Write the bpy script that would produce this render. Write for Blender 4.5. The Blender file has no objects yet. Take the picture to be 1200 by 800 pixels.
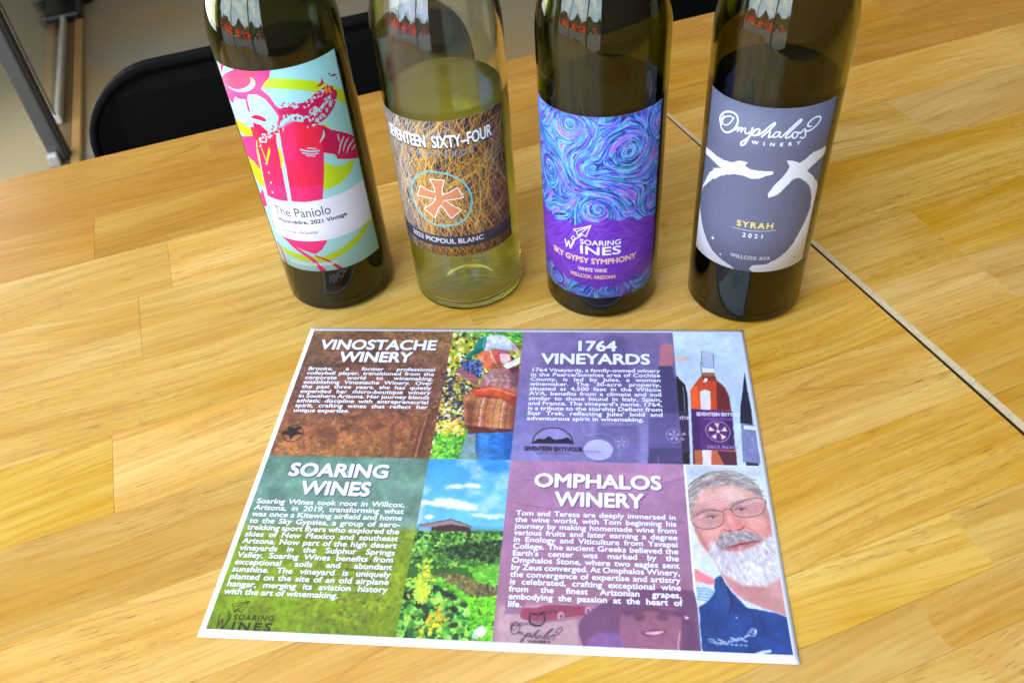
import bpy, bmesh, math, random
import numpy as np
from mathutils import Vector, Matrix

# ------------------------------------------------------------------ camera
S = bpy.context.scene
COL = S.collection
CAMP = np.array([980.2721, 0.051054, -0.283058, 0.36838, 0.803702, 0.068427, 0.080986])
cam_d = bpy.data.cameras.new('camera'); cam = bpy.data.objects.new('camera', cam_d); COL.objects.link(cam)
cam_d.sensor_width = 36.0
cam_d.lens = 36.0 * CAMP[0] / 1200.0
cam.location = CAMP[1:4]; cam.rotation_euler = CAMP[4:7]
cam_d.clip_start = 0.01; cam_d.clip_end = 100
cam_d.dof.use_dof = True; cam_d.dof.focus_distance = 0.53; cam_d.dof.aperture_fstop = 15
S.camera = cam

# ------------------------------------------------------------------ world: a dim indoor surround
W = bpy.data.worlds.new('World'); S.world = W; W.use_nodes = True
wn = W.node_tree; bg = wn.nodes['Background']
wtc = wn.nodes.new('ShaderNodeTexCoord'); wsep = wn.nodes.new('ShaderNodeSeparateXYZ')
wr = wn.nodes.new('ShaderNodeValToRGB'); wmap = wn.nodes.new('ShaderNodeMapRange')
wn.links.new(wtc.outputs['Generated'], wsep.inputs[0]); wn.links.new(wsep.outputs['Z'], wmap.inputs[0])
wmap.inputs[1].default_value = -1; wmap.inputs[2].default_value = 1
wn.links.new(wmap.outputs[0], wr.inputs[0]); wn.links.new(wr.outputs[0], bg.inputs['Color'])
cr = wr.color_ramp; cr.elements[0].position = 0.0; cr.elements[0].color = (.30, .22, .13, 1)
cr.elements[1].position = 1.0; cr.elements[1].color = (.45, .43, .40, 1)
e = cr.elements.new(.5); e.color = (.38, .32, .25, 1)
wdot = wn.nodes.new('ShaderNodeVectorMath'); wdot.operation = 'DOT_PRODUCT'; wdot.inputs[1].default_value = (-.62, -.78, 0.0); wn.links.new(wtc.outputs['Generated'], wdot.inputs[0])
wm2 = wn.nodes.new('ShaderNodeMapRange'); wm2.inputs[1].default_value = -.9; wm2.inputs[2].default_value = .9; wm2.inputs[3].default_value = .24; wm2.inputs[4].default_value = .80
wn.links.new(wdot.outputs['Value'], wm2.inputs[0]); wn.links.new(wm2.outputs[0], bg.inputs['Strength'])   # the room is brightest towards its window

# ------------------------------------------------------------------ lamps: daylight through the shop front, added overhead fill
def area(name, loc, target, sx, sy, power, color=(1, 1, 1)):
    L = bpy.data.lights.new(name, 'AREA'); L.shape = 'RECTANGLE'; L.size = sx; L.size_y = sy
    L.energy = power; L.color = color
    o = bpy.data.objects.new(name, L); o.location = loc
    d = Vector(target) - Vector(loc); o.rotation_euler = d.to_track_quat('-Z', 'Y').to_euler()
    COL.objects.link(o); return o
win = area('window_light', (-1.05, -1.18, .86), (0.0, -0.05, 0.76), 2.7, 2.7, 22, (.94, .97, 1.0))
area('side_window_light', (-2.1, 1.0, 0.30), (0.0, 0.16, 0.08), 1.7, 1.0, 34, (.95, .98, 1.0))
area('overhead_fill', (-0.25, 1.15, 2.1), (-0.25, 1.0, 0), 2.3, 1.3, 16, (1, .97, .92))  # unseen overhead lamp, added for sheen on the table and to backlight the wine
def window_view(L):
    """the street seen through the window, as the window lamp gives it off"""
    L.use_nodes = True; nt = L.node_tree; N = nt.nodes; K = nt.links.new
    em = N['Emission']; g = N.new('ShaderNodeNewGeometry'); sp = N.new('ShaderNodeSeparateXYZ'); K(g.outputs['Parametric'], sp.inputs[0])
    U, V = sp.outputs[0], sp.outputs[1]
    def math_(op, a, b=None, clamp=False):
        n = N.new('ShaderNodeMath'); n.operation = op; n.use_clamp = clamp
        for i, x in enumerate((a, b)):
            if x is None: continue
            if isinstance(x, (int, float)): n.inputs[i].default_value = x
            else: K(x, n.inputs[i])
        return n.outputs[0]
    def mix(f, a, b):
        n = N.new('ShaderNodeMix'); n.data_type = 'RGBA'
        for k, x in ((0, f), (6, a), (7, b)):
            if isinstance(x, (int, float)): n.inputs[k].default_value = x
            elif isinstance(x, tuple): n.inputs[k].default_value = x
            else: K(x, n.inputs[k])
        return n.outputs[2]
    def noise(sx, sy, det=2, off=0.):
        c = N.new('ShaderNodeCombineXYZ'); K(math_('MULTIPLY', U, sx), c.inputs[0]); K(math_('MULTIPLY', V, sy), c.inputs[1]); c.inputs[2].default_value = off
        n = N.new('ShaderNodeTexNoise'); n.inputs['Scale'].default_value = 1; n.inputs['Detail'].default_value = det; K(c.outputs[0], n.inputs['Vector']); return n.outputs[0]
    def step(x, lo, hi):
        n = N.new('ShaderNodeMapRange'); n.inputs[1].default_value = lo; n.inputs[2].default_value = hi; K(x, n.inputs[0]); return n.outputs[0]
    VV = V
    sky = mix(step(VV, .30, .8), (6.5, 8.0, 9.6, 1), (3.4, 5.6, 9.6, 1))
    sky = mix(step(noise(7, 9, 4), .45, .6), sky, (9.6, 9.8, 10, 1))
    tree = mix(step(noise(26, 26, 3, 3.), .4, .62), (.10, .16, .06, 1), (.75, .8, .6, 1))
    th = math_('ADD', noise(5, .5, 4, 7.), -.5); th = math_('MULTIPLY', th, .5)
    tm = step(math_('SUBTRACT', VV, th), .345, .335)
    c = mix(tm, sky, tree)
    car = mix(step(noise(9, 5, 1, 2.), .46, .52), (6.0, .2, .1, 1), (.25, .28, .33, 1))
    car = mix(step(noise(22, 30, 2, 5.), .60, .66), car, (4.5, 4.2, 4.0, 1))
    c = mix(step(VV, .270, .262), c, car)
    pave = mix(noise(6, 30, 3, 9.), (1.3, 1.35, 1.5, 1), (1.7, 1.7, 1.8, 1))
    c = mix(step(VV, .20, .192), c, pave)
    # window bars
    bar = math_('ABSOLUTE', math_('SUBTRACT', U, .66)); c = mix(step(bar, .020, .012), c, (.05, .05, .05, 1))
    bar = math_('ABSOLUTE', math_('SUBTRACT', U, .30)); c = mix(step(bar, .012, .006), c, (.05, .05, .05, 1))
    K(c, em.inputs['Color'])
window_view(win.data)

S.view_settings.view_transform = 'Standard'; S.view_settings.look = 'None'; S.view_settings.gamma = 1
S.view_settings.exposure = 0.04
S.render.engine = 'CYCLES'
cy = S.cycles; cy.use_denoising = True; cy.max_bounces = 20; cy.transmission_bounces = 18; cy.glossy_bounces = 6; cy.diffuse_bounces = 4
cy.caustics_refractive = True; cy.caustics_reflective = True; cy.blur_glossy = 0.4; cy.sample_clamp_indirect = 6; cy.volume_bounces = 4

# ------------------------------------------------------------------ object helpers
def link(name, me, mat=None, parent=None, smooth=False):
    o = bpy.data.objects.new(name, me); COL.objects.link(o)
    if mat is not None and not me.materials: me.materials.append(mat)
    if parent is not None: o.parent = parent
    if smooth:
        for p in me.polygons: p.use_smooth = True
    return o
def tag(o, label, cat, group=None):
    o['label'] = label; o['category'] = cat
    if group: o['group'] = group
    return o
def empty(name, loc=(0, 0, 0), rz=0.0):
    o = bpy.data.objects.new(name, None); COL.objects.link(o); o.location = loc; o.rotation_euler = (0, 0, rz)
    o.empty_display_size = .05; return o
def from_bm(bm, name):
    me = bpy.data.meshes.new(name); bmesh.ops.recalc_face_normals(bm, faces=bm.faces[:]); bm.to_mesh(me); bm.free(); return me
def box_mesh(name, x0, x1, y0, y1, z0, z1, bev=0.0, seg=1):
    bm = bmesh.new(); bmesh.ops.create_cube(bm, size=1)
    for v in bm.verts:
        v.co = Vector(((x0 + x1) / 2 + v.co.x * (x1 - x0), (y0 + y1) / 2 + v.co.y * (y1 - y0), (z0 + z1) / 2 + v.co.z * (z1 - z0)))
    if bev: bmesh.ops.bevel(bm, geom=bm.edges[:], offset=bev, segments=seg, affect='EDGES', profile=.5)
    return from_bm(bm, name)
def tube_mesh(name, pts, r, seg=12):
    bm = bmesh.new(); rings = []
    pts = [Vector(p) for p in pts]
    for i, p in enumerate(pts):
        d = (pts[min(i + 1, len(pts) - 1)] - pts[max(i - 1, 0)]).normalized()
        a = d.orthogonal().normalized() if i == 0 else (a - d * a.dot(d)).normalized()
        b = d.cross(a)
        rings.append([bm.verts.new(p + (a * math.cos(t) + b * math.sin(t)) * r) for t in [2 * math.pi * k / seg for k in range(seg)]])
    for q, w in zip(rings, rings[1:]):
        for k in range(seg): bm.faces.new((q[k], q[(k + 1) % seg], w[(k + 1) % seg], w[k]))
    bm.faces.new(rings[0][::-1]); bm.faces.new(rings[-1])
    return from_bm(bm, name)

# ------------------------------------------------------------------ materials
def new_mat(name):
    m = bpy.data.materials.new(name); m.use_nodes = True; return m, m.node_tree, m.node_tree.nodes, m.node_tree.links.new
def plain(name, col, rough=.5, metal=0., nscale=60, namt=.15, bump=.05, spec=.5):
    m, nt, N, K = new_mat(name); b = N['Principled BSDF']
    b.inputs['Roughness'].default_value = rough; b.inputs['Metallic'].default_value = metal; b.inputs['Specular IOR Level'].default_value = spec
    tc = N.new('ShaderNodeTexCoord'); n = N.new('ShaderNodeTexNoise'); n.inputs['Scale'].default_value = nscale; n.inputs['Detail'].default_value = 5
    K(tc.outputs['Object'], n.inputs['Vector'])
    mx = N.new('ShaderNodeMix'); mx.data_type = 'RGBA'; K(n.outputs[0], mx.inputs[0])
    mx.inputs[6].default_value = tuple(c * (1 - namt) for c in col) + (1,); mx.inputs[7].default_value = tuple(min(1, c * (1 + namt)) for c in col) + (1,)
    K(mx.outputs[2], b.inputs['Base Color'])
    bp = N.new('ShaderNodeBump'); bp.inputs['Strength'].default_value = bump; bp.inputs['Distance'].default_value = .002; K(n.outputs[0], bp.inputs['Height']); K(bp.outputs[0], b.inputs['Normal'])
    return m

def wood_mat(name, light=(.765, .498, .152), mid=(.625, .326, .048), dark=(.27, .11, .015)):
    m, nt, N, K = new_mat(name); b = N['Principled BSDF']
    tc = N.new('ShaderNodeTexCoord'); oi = N.new('ShaderNodeObjectInfo')
    def vm(op, a, bb):
        n = N.new('ShaderNodeVectorMath'); n.operation = op
        for i, x in enumerate((a, bb)):
            if isinstance(x, tuple): n.inputs[i].default_value = x
            else: K(x, n.inputs[i])
        return n.outputs[0]
    def ma(op, a, bb=None, cl=False):
        n = N.new('ShaderNodeMath'); n.operation = op; n.use_clamp = cl
        for i, x in enumerate((a, bb)):
            if x is None: continue
            if isinstance(x, (int, float)): n.inputs[i].default_value = x
            else: K(x, n.inputs[i])
        return n.outputs[0]
    def noi(v, sc, det=3, rough=.5):
        n = N.new('ShaderNodeTexNoise'); n.inputs['Scale'].default_value = 1; n.inputs['Detail'].default_value = det; n.inputs['Roughness'].default_value = rough
        K(vm('MULTIPLY', v, sc), n.inputs['Vector']); return n
    def mr(x, a, bb, c=0., d=1.):
        n = N.new('ShaderNodeMapRange'); n.inputs[1].default_value = a; n.inputs[2].default_value = bb; n.inputs[3].default_value = c; n.inputs[4].default_value = d; K(x, n.inputs[0]); return n.outputs[0]
    def mix(f, a, bb, mode='MIX'):
        n = N.new('ShaderNodeMix'); n.data_type = 'RGBA'; n.blend_type = mode
        for k, x in ((0, f), (6, a), (7, bb)):
            if isinstance(x, (int, float)): n.inputs[k].default_value = x
            elif isinstance(x, tuple): n.inputs[k].default_value = x if len(x) == 4 else x + (1,)
            else: K(x, n.inputs[k])
        return n.outputs[2]
    rnd = N.new('ShaderNodeCombineXYZ')
    K(ma('MULTIPLY', oi.outputs['Random'], 31.7), rnd.inputs[0]); K(ma('MULTIPLY', oi.outputs['Random'], 17.3), rnd.inputs[1]); K(ma('MULTIPLY', oi.outputs['Random'], 53.1), rnd.inputs[2])
    P = vm('ADD', tc.outputs['Object'], rnd.outputs[0])
    # gentle wander and a per-board slope of the grain
    wob = noi(P, (2.2, 5, 1), 2); w2 = N.new('ShaderNodeVectorMath'); w2.operation = 'SCALE'; w2.inputs[3].default_value = 1
    sepw = ma('MULTIPLY', ma('SUBTRACT', wob.outputs[0], .5), .055)
    cw = N.new('ShaderNodeCombineXYZ'); K(sepw, cw.inputs[1])
    P2 = vm('ADD', P, cw.outputs[0])
    sx = N.new('ShaderNodeSeparateXYZ'); K(P2, sx.inputs[0])
    slope = ma('MULTIPLY', ma('SUBTRACT', ma('FRACT', ma('MULTIPLY', oi.outputs['Random'], 7.31)), .5), .16)
    cs = N.new('ShaderNodeCombineXYZ'); K(ma('MULTIPLY', sx.outputs[0], slope), cs.inputs[1]); P3 = vm('ADD', P2, cs.outputs[0])
    broad = noi(P3, (5.5, 26, 16), 4, .55)
    fine = noi(P3, (14, 520, 300), 4, .65)
    mid_ = noi(P3, (9, 190, 120), 4, .6)
    c = mix(mr(broad.outputs[0], .36, .72), light, mid)
    c = mix(mr(mid_.outputs[0], .44, .66, 0, .60), c, (.545, .278, .042))
    c = mix(mr(fine.outputs[0], .46, .74, 0, .34), c, dark)
    # growth lines
    gl = ma('ABSOLUTE', ma('SINE', ma('MULTIPLY', noi(P3, (1.5, 17, 10), 1).outputs[0], 42)))
    glm = ma('MULTIPLY', mr(gl, .16, .0), mr(noi(P3, (7, 22, 9), 2).outputs[0], .48, .66))
    c = mix(ma('MULTIPLY', glm, .5), c, (.36, .17, .035))
    # orange blotches
    bl = noi(P, (9, 22, 8), 4, .6)
    c = mix(mr(bl.outputs[0], .55, .78, 0, .5), c, (.58, .28, .05))
    # pores: short dark dashes
    po = noi(P3, (85, 1900, 500), 1, .5); pz = noi(P3, (8, 34, 12), 2)
    pm = ma('MULTIPLY', mr(po.outputs[0], .645, .70), mr(pz.outputs[0], .42, .56))
    c = mix(ma('MULTIPLY', pm, .7), c, (.20, .085, .02))
    po2 = noi(P3, (34, 1150, 300), 1, .5)
    pm2 = ma('MULTIPLY', mr(po2.outputs[0], .70, .75), mr(pz.outputs[0], .50, .60)); c = mix(ma('MULTIPLY', pm2, .65), c, (.15, .06, .015))
    # a few fine pale scratches in the varnish
    vs = N.new('ShaderNodeTexVoronoi'); vs.feature = 'DISTANCE_TO_EDGE'; vs.inputs['Scale'].default_value = 1; vw = noi(P, (16, 16, 16), 2)
    va = N.new('ShaderNodeVectorMath'); va.operation = 'SCALE'; va.inputs[3].default_value = .9; K(vw.outputs[1], va.inputs[0]); K(vm('ADD', vm('MULTIPLY', P, (9, 6, 5)), va.outputs[0]), vs.inputs['Vector'])
    scm = ma('MULTIPLY', mr(vs.outputs[0], .006, .002), mr(noi(P, (11, 13, 7), 1).outputs[0], .60, .66)); c = mix(ma('MULTIPLY', scm, .12), c, (.85, .72, .50))
    # board tone
    t = ma('FRACT', ma('MULTIPLY', oi.outputs['Random'], 13.7))
    hs = N.new('ShaderNodeHueSaturation'); K(c, hs.inputs['Color']); K(mr(t, 0, 1, .90, 1.06), hs.inputs['Value'])
    K(mr(ma('FRACT', ma('MULTIPLY', oi.outputs['Random'], 29.1)), 0, 1, 1.0, 1.10), hs.inputs['Saturation']); K(mr(ma('FRACT', ma('MULTIPLY', oi.outputs['Random'], 5.9)), 0, 1, .497, .503), hs.inputs['Hue'])
    tint = mix(1.0, hs.outputs[0], oi.outputs['Color'], 'MULTIPLY'); K(tint, b.inputs['Base Color'])
    sm = noi(P, (14, 14, 14), 4); K(mr(sm.outputs[0], .3, .7, .27, .40), b.inputs['Roughness'])
    b.inputs['Specular IOR Level'].default_value = .36
    bp = N.new('ShaderNodeBump'); bp.inputs['Strength'].default_value = .22; bp.inputs['Distance'].default_value = .0006
    hh = ma('SUBTRACT', ma('MULTIPLY', fine.outputs[0], .5), ma('ADD', pm, pm2)); K(hh, bp.inputs['Height']); K(bp.outputs[0], b.inputs['Normal'])
    return m
WOOD = wood_mat('oiled_rubberwood')
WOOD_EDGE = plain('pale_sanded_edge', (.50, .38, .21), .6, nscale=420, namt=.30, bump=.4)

def glass_mat(name, col, rough=0.0, ior=1.5):
    m, nt, N, K = new_mat(name); g = N['Principled BSDF']
    g.inputs['Base Color'].default_value = tuple(c * c for c in col) + (1,); g.inputs['Transmission Weight'].default_value = 1; g.inputs['Roughness'].default_value = rough; g.inputs['IOR'].default_value = ior
    tc = N.new('ShaderNodeTexCoord'); n = N.new('ShaderNodeTexNoise'); n.inputs['Scale'].default_value = 45; K(tc.outputs['Object'], n.inputs['Vector'])
    bp = N.new('ShaderNodeBump'); bp.inputs['Strength'].default_value = .05; bp.inputs['Distance'].default_value = .001; K(n.outputs[0], bp.inputs['Height']); K(bp.outputs[0], g.inputs['Normal'])
    return m
def liquid_mat(name, col, dens, ior=1.345):
    m, nt, N, K = new_mat(name); N.remove(N['Principled BSDF']); out = N['Material Output']
    g = N.new('ShaderNodeBsdfGlass'); g.inputs['IOR'].default_value = ior; g.inputs['Color'].default_value = (1, 1, 1, 1)
    v = N.new('ShaderNodeVolumeAbsorption'); v.inputs['Color'].default_value = col + (1,); v.inputs['Density'].default_value = dens
    K(g.outputs[0], out.inputs['Surface']); K(v.outputs[0], out.inputs['Volume']); return m
def cloudy(m, dens, col):
    N = m.node_tree.nodes; K = m.node_tree.links.new; sc_ = N.new('ShaderNodeVolumeScatter'); sc_.inputs['Color'].default_value = col + (1,); sc_.inputs['Density'].default_value = dens; sc_.inputs['Anisotropy'].default_value = .2
    ad = N.new('ShaderNodeAddShader'); v = [n for n in N if n.type == 'VOLUME_ABSORPTION'][0]; K(v.outputs[0], ad.inputs[0]); K(sc_.outputs[0], ad.inputs[1]); K(ad.outputs[0], N['Material Output'].inputs['Volume'])
def print_mat(name, img, rough=.5, tex_bump=0.0, spec=.4, thin=0.):
    m, nt, N, K = new_mat(name); b = N['Principled BSDF']; t = N.new('ShaderNodeTexImage'); t.image = img; t.interpolation = 'Cubic'
    t.extension = 'EXTEND'
    K(t.outputs[0], b.inputs['Base Color']); b.inputs['Roughness'].default_value = rough; b.inputs['Specular IOR Level'].default_value = spec
    if thin:      # paper lets some light through
        tr = N.new('ShaderNodeBsdfTranslucent'); mx = N.new('ShaderNodeMixShader'); mx.inputs[0].default_value = thin; K(t.outputs[0], tr.inputs[0]); K(b.outputs[0], mx.inputs[1]); K(tr.outputs[0], mx.inputs[2]); K(mx.outputs[0], N['Material Output'].inputs['Surface'])
    if tex_bump:
        tc = N.new('ShaderNodeTexCoord'); n = N.new('ShaderNodeTexNoise'); n.inputs['Scale'].default_value = 900; K(tc.outputs['Object'], n.inputs['Vector'])
        bp = N.new('ShaderNodeBump'); bp.inputs['Strength'].default_value = tex_bump; bp.inputs['Distance'].default_value = .0004; K(n.outputs[0], bp.inputs['Height']); K(bp.outputs[0], b.inputs['Normal'])
    return m

# ------------------------------------------------------------------ painter (flat print is painted here, procedurally, as arrays)
rng = np.random.default_rng(7)
def C3(c): return np.array(c, np.float32) / 255.
def upsample(g, h, w):
    ys = np.linspace(0, g.shape[0] - 1.001, h); xs = np.linspace(0, g.shape[1] - 1.001, w)
    y0 = ys.astype(int); x0 = xs.astype(int); fy = (ys - y0); fx = (xs - x0); fy = (fy * fy * (3 - 2 * fy))[:, None]; fx = (fx * fx * (3 - 2 * fx))[None]
    a = g[y0][:, x0]; b = g[y0][:, x0 + 1]; c = g[y0 + 1][:, x0]; d = g[y0 + 1][:, x0 + 1]
    return (a * (1 - fx) + b * fx) * (1 - fy) + (c * (1 - fx) + d * fx) * fy
def fbm(h, w, cx, cy_, oct=4, gain=.55):
    out = np.zeros((h, w), np.float32); amp = 1; tot = 0
    for k in range(oct):
        out += amp * upsample(rng.random((int(cy_ * 2 ** k) + 3, int(cx * 2 ** k) + 3)), h, w); tot += amp; amp *= gain
    return out / tot
class Canvas:
    SS = 3
    def __init__(s, w, h, col, tf=lambda x, y: (x, y)):
        s.w, s.h = int(w), int(h); s.a = np.empty((s.h, s.w, 3), np.float32); s.a[:] = C3(col); s.tf = tf; s.clip = None
    def cover(s, E):
        """coverage of closed contours given as edges (n,4) in pixels -> (y0,y1,mask)"""
        E = E[np.abs(E[:, 1] - E[:, 3]) > 1e-9]
        if len(E) == 0: return None
        sw = E[:, 1] > E[:, 3]; E[sw] = E[sw][:, [2, 3, 0, 1]]
        SS = s.SS; k0 = np.ceil(E[:, 1] * SS - .5).astype(int); k1 = np.ceil(E[:, 3] * SS - .5).astype(int)
        k0 = np.clip(k0, 0, s.h * SS); k1 = np.clip(k1, 0, s.h * SS); n = np.maximum(k1 - k0, 0)
        if n.sum() == 0: return None
        idx = np.repeat(np.arange(len(E)), n); off = np.arange(n.sum()) - np.repeat(np.cumsum(n) - n, n); k = k0[idx] + off
        yy = (k + .5) / SS; e = E[idx]; x = e[:, 0] + (yy - e[:, 1]) * (e[:, 2] - e[:, 0]) / (e[:, 3] - e[:, 1]); x = np.clip(x, 0, s.w - .001)
        o = np.lexsort((x, k)); k = k[o]; x = x[o]; sg = np.where(np.arange(len(k)) % 2 == 0, 1., -1.)
        r0 = k.min() // SS; r1 = k.max() // SS + 1; row = k // SS - r0; xi = x.astype(int); f = x - xi
        x0 = max(0, xi.min()); x1 = min(s.w, xi.max() + 1)
        acc = np.zeros((r1 - r0, x1 - x0 + 2), np.float32)
        np.add.at(acc, (row, xi - x0), sg * (1 - f)); np.add.at(acc, (row, xi - x0 + 1), sg * f)
        m = np.clip(np.cumsum(acc, 1)[:, :x1 - x0] / SS, 0, 1)
        return r0, x0, m
    def put(s, r, col, alpha=1.):
        if r is None: return
        y0, x0, m = r; h, w = m.shape; reg = s.a[y0:y0 + h, x0:x0 + w]; m = m[:reg.shape[0], :reg.shape[1]]
        if s.clip is not None: m = m * s.clip[y0:y0 + h, x0:x0 + w]
        m = (m * alpha)[..., None]
        c = col if isinstance(col, np.ndarray) and col.ndim == 3 else C3(col)
        if isinstance(c, np.ndarray) and c.ndim == 3: c = c[y0:y0 + h, x0:x0 + w]
        s.a[y0:y0 + h, x0:x0 + w] = reg * (1 - m) + c * m
    def edges(s, contours, tf=None):
        tf = tf or s.tf; out = []
        for c in contours:
            p = np.array([tf(*q) for q in c], float); out.append(np.hstack([p, np.roll(p, -1, 0)]))
        return np.vstack(out)
    def poly(s, pts, col, alpha=1., tf=None, curve=False, rough=0, soft=0):
        tf = tf or s.tf; p = np.array([tf(*q) for q in pts], float)
        if curve: p = spline(p, True)
        if rough:
            q = []
            for a, b in zip(p, np.roll(p, -1, 0)):
                n = max(1, int(np.hypot(*(b - a)) / 7)); t = np.arange(n)[:, None] / n; q.append(a + (b - a) * t)
            p = np.vstack(q); p = p + rng.normal(0, rough, p.shape)
        r = s.cover(np.hstack([p, np.roll(p, -1, 0)]))
        if r is not None and soft:
            y0, x0, m = r; k = int(soft); m = np.pad(m, k * 2)
            for _ in range(2):
                cs = np.cumsum(np.pad(m, ((k + 1, k), (0, 0)), mode='edge'), 0); m = (cs[2 * k + 1:] - cs[:-2 * k - 1]) / (2 * k + 1)
                cs = np.cumsum(np.pad(m, ((0, 0), (k + 1, k)), mode='edge'), 1); m = (cs[:, 2 * k + 1:] - cs[:, :-2 * k - 1]) / (2 * k + 1)
            y0 -= 2 * k; x0 -= 2 * k
            cy0, cx0 = max(0, -y0), max(0, -x0); m = m[cy0:, cx0:]; y0 += cy0; x0 += cx0; m = m[:max(0, s.h - y0), :max(0, s.w - x0)]
            if m.size == 0: return
            r = (y0, x0, m)
        s.put(r, col, alpha)
    def rect(s, x0, y0, x1, y1, col, alpha=1.): s.poly([(x0, y0), (x1, y0), (x1, y1), (x0, y1)], col, alpha)
    def oval(s, cx, cy_, rx, ry, col, alpha=1., tf=None, soft=0, rot=0, n=40):
        c_, s_ = math.cos(rot), math.sin(rot)
        s.poly([(cx + rx * math.cos(t) * c_ - ry * math.sin(t) * s_, cy_ + rx * math.cos(t) * s_ + ry * math.sin(t) * c_) for t in np.linspace(0, 2 * math.pi, n, endpoint=False)], col, alpha, tf, soft=soft)
    def stroke(s, pts, w, col, alpha=1., tf=None, curve=True, closed=False):
        """w in pixels, one number or one per point (tapering)"""
        tf = tf or s.tf; p = np.array([tf(*q) for q in pts], float)
        ww = np.full(len(p), float(w)) if np.isscalar(w) else np.array(w, float)
        if curve and len(p) > 2:
            q = spline(np.column_stack([p, ww]), closed); p = q[:, :2]; ww = q[:, 2]
        elif closed: p = np.vstack([p, p[:1]]); ww = np.append(ww, ww[0])
        pad = ww.max() / 2 + 1.5
        x0 = max(0, int(p[:, 0].min() - pad)); x1 = min(s.w, int(p[:, 0].max() + pad) + 1); y0 = max(0, int(p[:, 1].min() - pad)); y1 = min(s.h, int(p[:, 1].max() + pad) + 1)
        if x1 <= x0 or y1 <= y0: return
        M = np.zeros((y1 - y0, x1 - x0), np.float32)
        for i in range(len(p) - 1):
            a, b = p[i], p[i + 1]; r = max(ww[i], ww[i + 1]) / 2 + 1.5
            bx0 = max(x0, int(min(a[0], b[0]) - r)); bx1 = min(x1, int(max(a[0], b[0]) + r) + 1); by0 = max(y0, int(min(a[1], b[1]) - r)); by1 = min(y1, int(max(a[1], b[1]) + r) + 1)
            if bx1 <= bx0 or by1 <= by0: continue
            X = np.arange(bx0, bx1)[None] + .5 - a[0]; Y = np.arange(by0, by1)[:, None] + .5 - a[1]; d = b - a; L = d @ d + 1e-9
            t = np.clip((X * d[0] + Y * d[1]) / L, 0, 1); D = np.hypot(X - t * d[0], Y - t * d[1])
            m = np.clip((ww[i] + (ww[i + 1] - ww[i]) * t) / 2 + .5 - D, 0, 1)
            q = M[by0 - y0:by1 - y0, bx0 - x0:bx1 - x0]; np.maximum(q, m, out=q)
        s.put((y0, x0, M), col, alpha)
    def dabs(s, n, region, cols, size, aspect=2., ang=None, alpha=.9):
        """n small leaf or hair dabs; region() gives a point in pixels"""
        cols = [C3(c) for c in cols]
        for _ in range(n):
            x, y = region(); L = size * rng.uniform(.5, 1.4); a = rng.uniform(0, math.pi) if ang is None else ang(x, y) + rng.normal(0, .25)
            r = int(L) + 2; xi, yi = int(x), int(y); x0, x1, y0, y1 = max(0, xi - r), min(s.w, xi + r), max(0, yi - r), min(s.h, yi + r)
            if x1 <= x0 or y1 <= y0: continue
            X = np.arange(x0, x1)[None] + .5 - x; Y = np.arange(y0, y1)[:, None] + .5 - y
            u = X * math.cos(a) + Y * math.sin(a); v = -X * math.sin(a) + Y * math.cos(a)
            m = np.clip((1 - np.sqrt((u / L) ** 2 + (v * aspect / L) ** 2)) * L / 2, 0, 1)
            c = cols[rng.integers(len(cols))] * rng.uniform(.85, 1.12)
            m = m * alpha
            if s.clip is not None: m = m * s.clip[y0:y1, x0:x1]
            s.a[y0:y1, x0:x1] += (c - s.a[y0:y1, x0:x1]) * m[..., None]
    def image(s, name):
        img = bpy.data.images.new(name, s.w, s.h); buf = np.ones((s.h, s.w, 4), np.float32); buf[..., :3] = np.clip(s.a, 0, 1)[::-1]
        img.pixels.foreach_set(buf.ravel()); img.update(); img.pack(); return img
def spline(p, closed=False, n=8):
    if closed: q = np.vstack([p[-1:], p, p[:2]])
    else: q = np.vstack([2 * p[0] - p[1], p, 2 * p[-1] - p[-2]])
    out = []
    for i in range(1, len(q) - 2):
        a, b, c, d = q[i - 1], q[i], q[i + 1], q[i + 2]
        for t in np.arange(n) / n: out.append(.5 * (2 * b + (c - a) * t + (2 * a - 5 * b + 4 * c - d) * t * t + (3 * b - a - 3 * c + d) * t ** 3))
    if not closed: out.append(q[-2])
    out = np.array(out)
    if p.shape[1] > 2: out[:, 2] = np.maximum(out[:, 2], .3)
    return out
_gl = {}
def glyph(ch):
    if ch not in _gl:
        c = bpy.data.curves.new('g', 'FONT'); c.body = ch + '|'; c.size = 1; c.resolution_u = 3; c.fill_mode = 'NONE'; o = bpy.data.objects.new('g', c)
        COL.objects.link(o); dg = bpy.context.evaluated_depsgraph_get(); dg.update(); ev = o.evaluated_get(dg); me = ev.to_mesh()
        v = np.array([q.co[:2] for q in me.vertices]).reshape(-1, 2); e = np.array([q.vertices[:] for q in me.edges]).reshape(-1, 2)
        # the bar marks the advance: it is the right-most connected part
        par = list(range(len(v)))
        def f(i):
            while par[i] != i: par[i] = par[par[i]]; i = par[i]
            return i
        for a, b in e: par[f(a)] = f(b)
        comp = np.array([f(i) for i in range(len(v))]); bar = comp[np.argmax(v[:, 0])]; bx = v[comp == bar][:, 0].min()
        keep = comp[e[:, 0]] != bar if len(e) else np.zeros(0, bool)
        E = np.hstack([v[e[keep, 0]], v[e[keep, 1]]]) if keep.any() else np.zeros((0, 4))
        ev.to_mesh_clear(); bpy.data.objects.remove(o); bpy.data.curves.remove(c)
        _gl[ch] = (E, bx)
    return _gl[ch]
BARX = None
def advance(ch):
    global BARX
    if BARX is None:
        # side bearing of the bar: two bars apart give its own advance
        a = glyph('nn')[1]; b = glyph('n')[1]; adv_n = a - b; BARX = b - adv_n
    if ch == ' ': return glyph('n n')[1] - glyph('nn')[1]
    return glyph(ch)[1] - BARX
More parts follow.
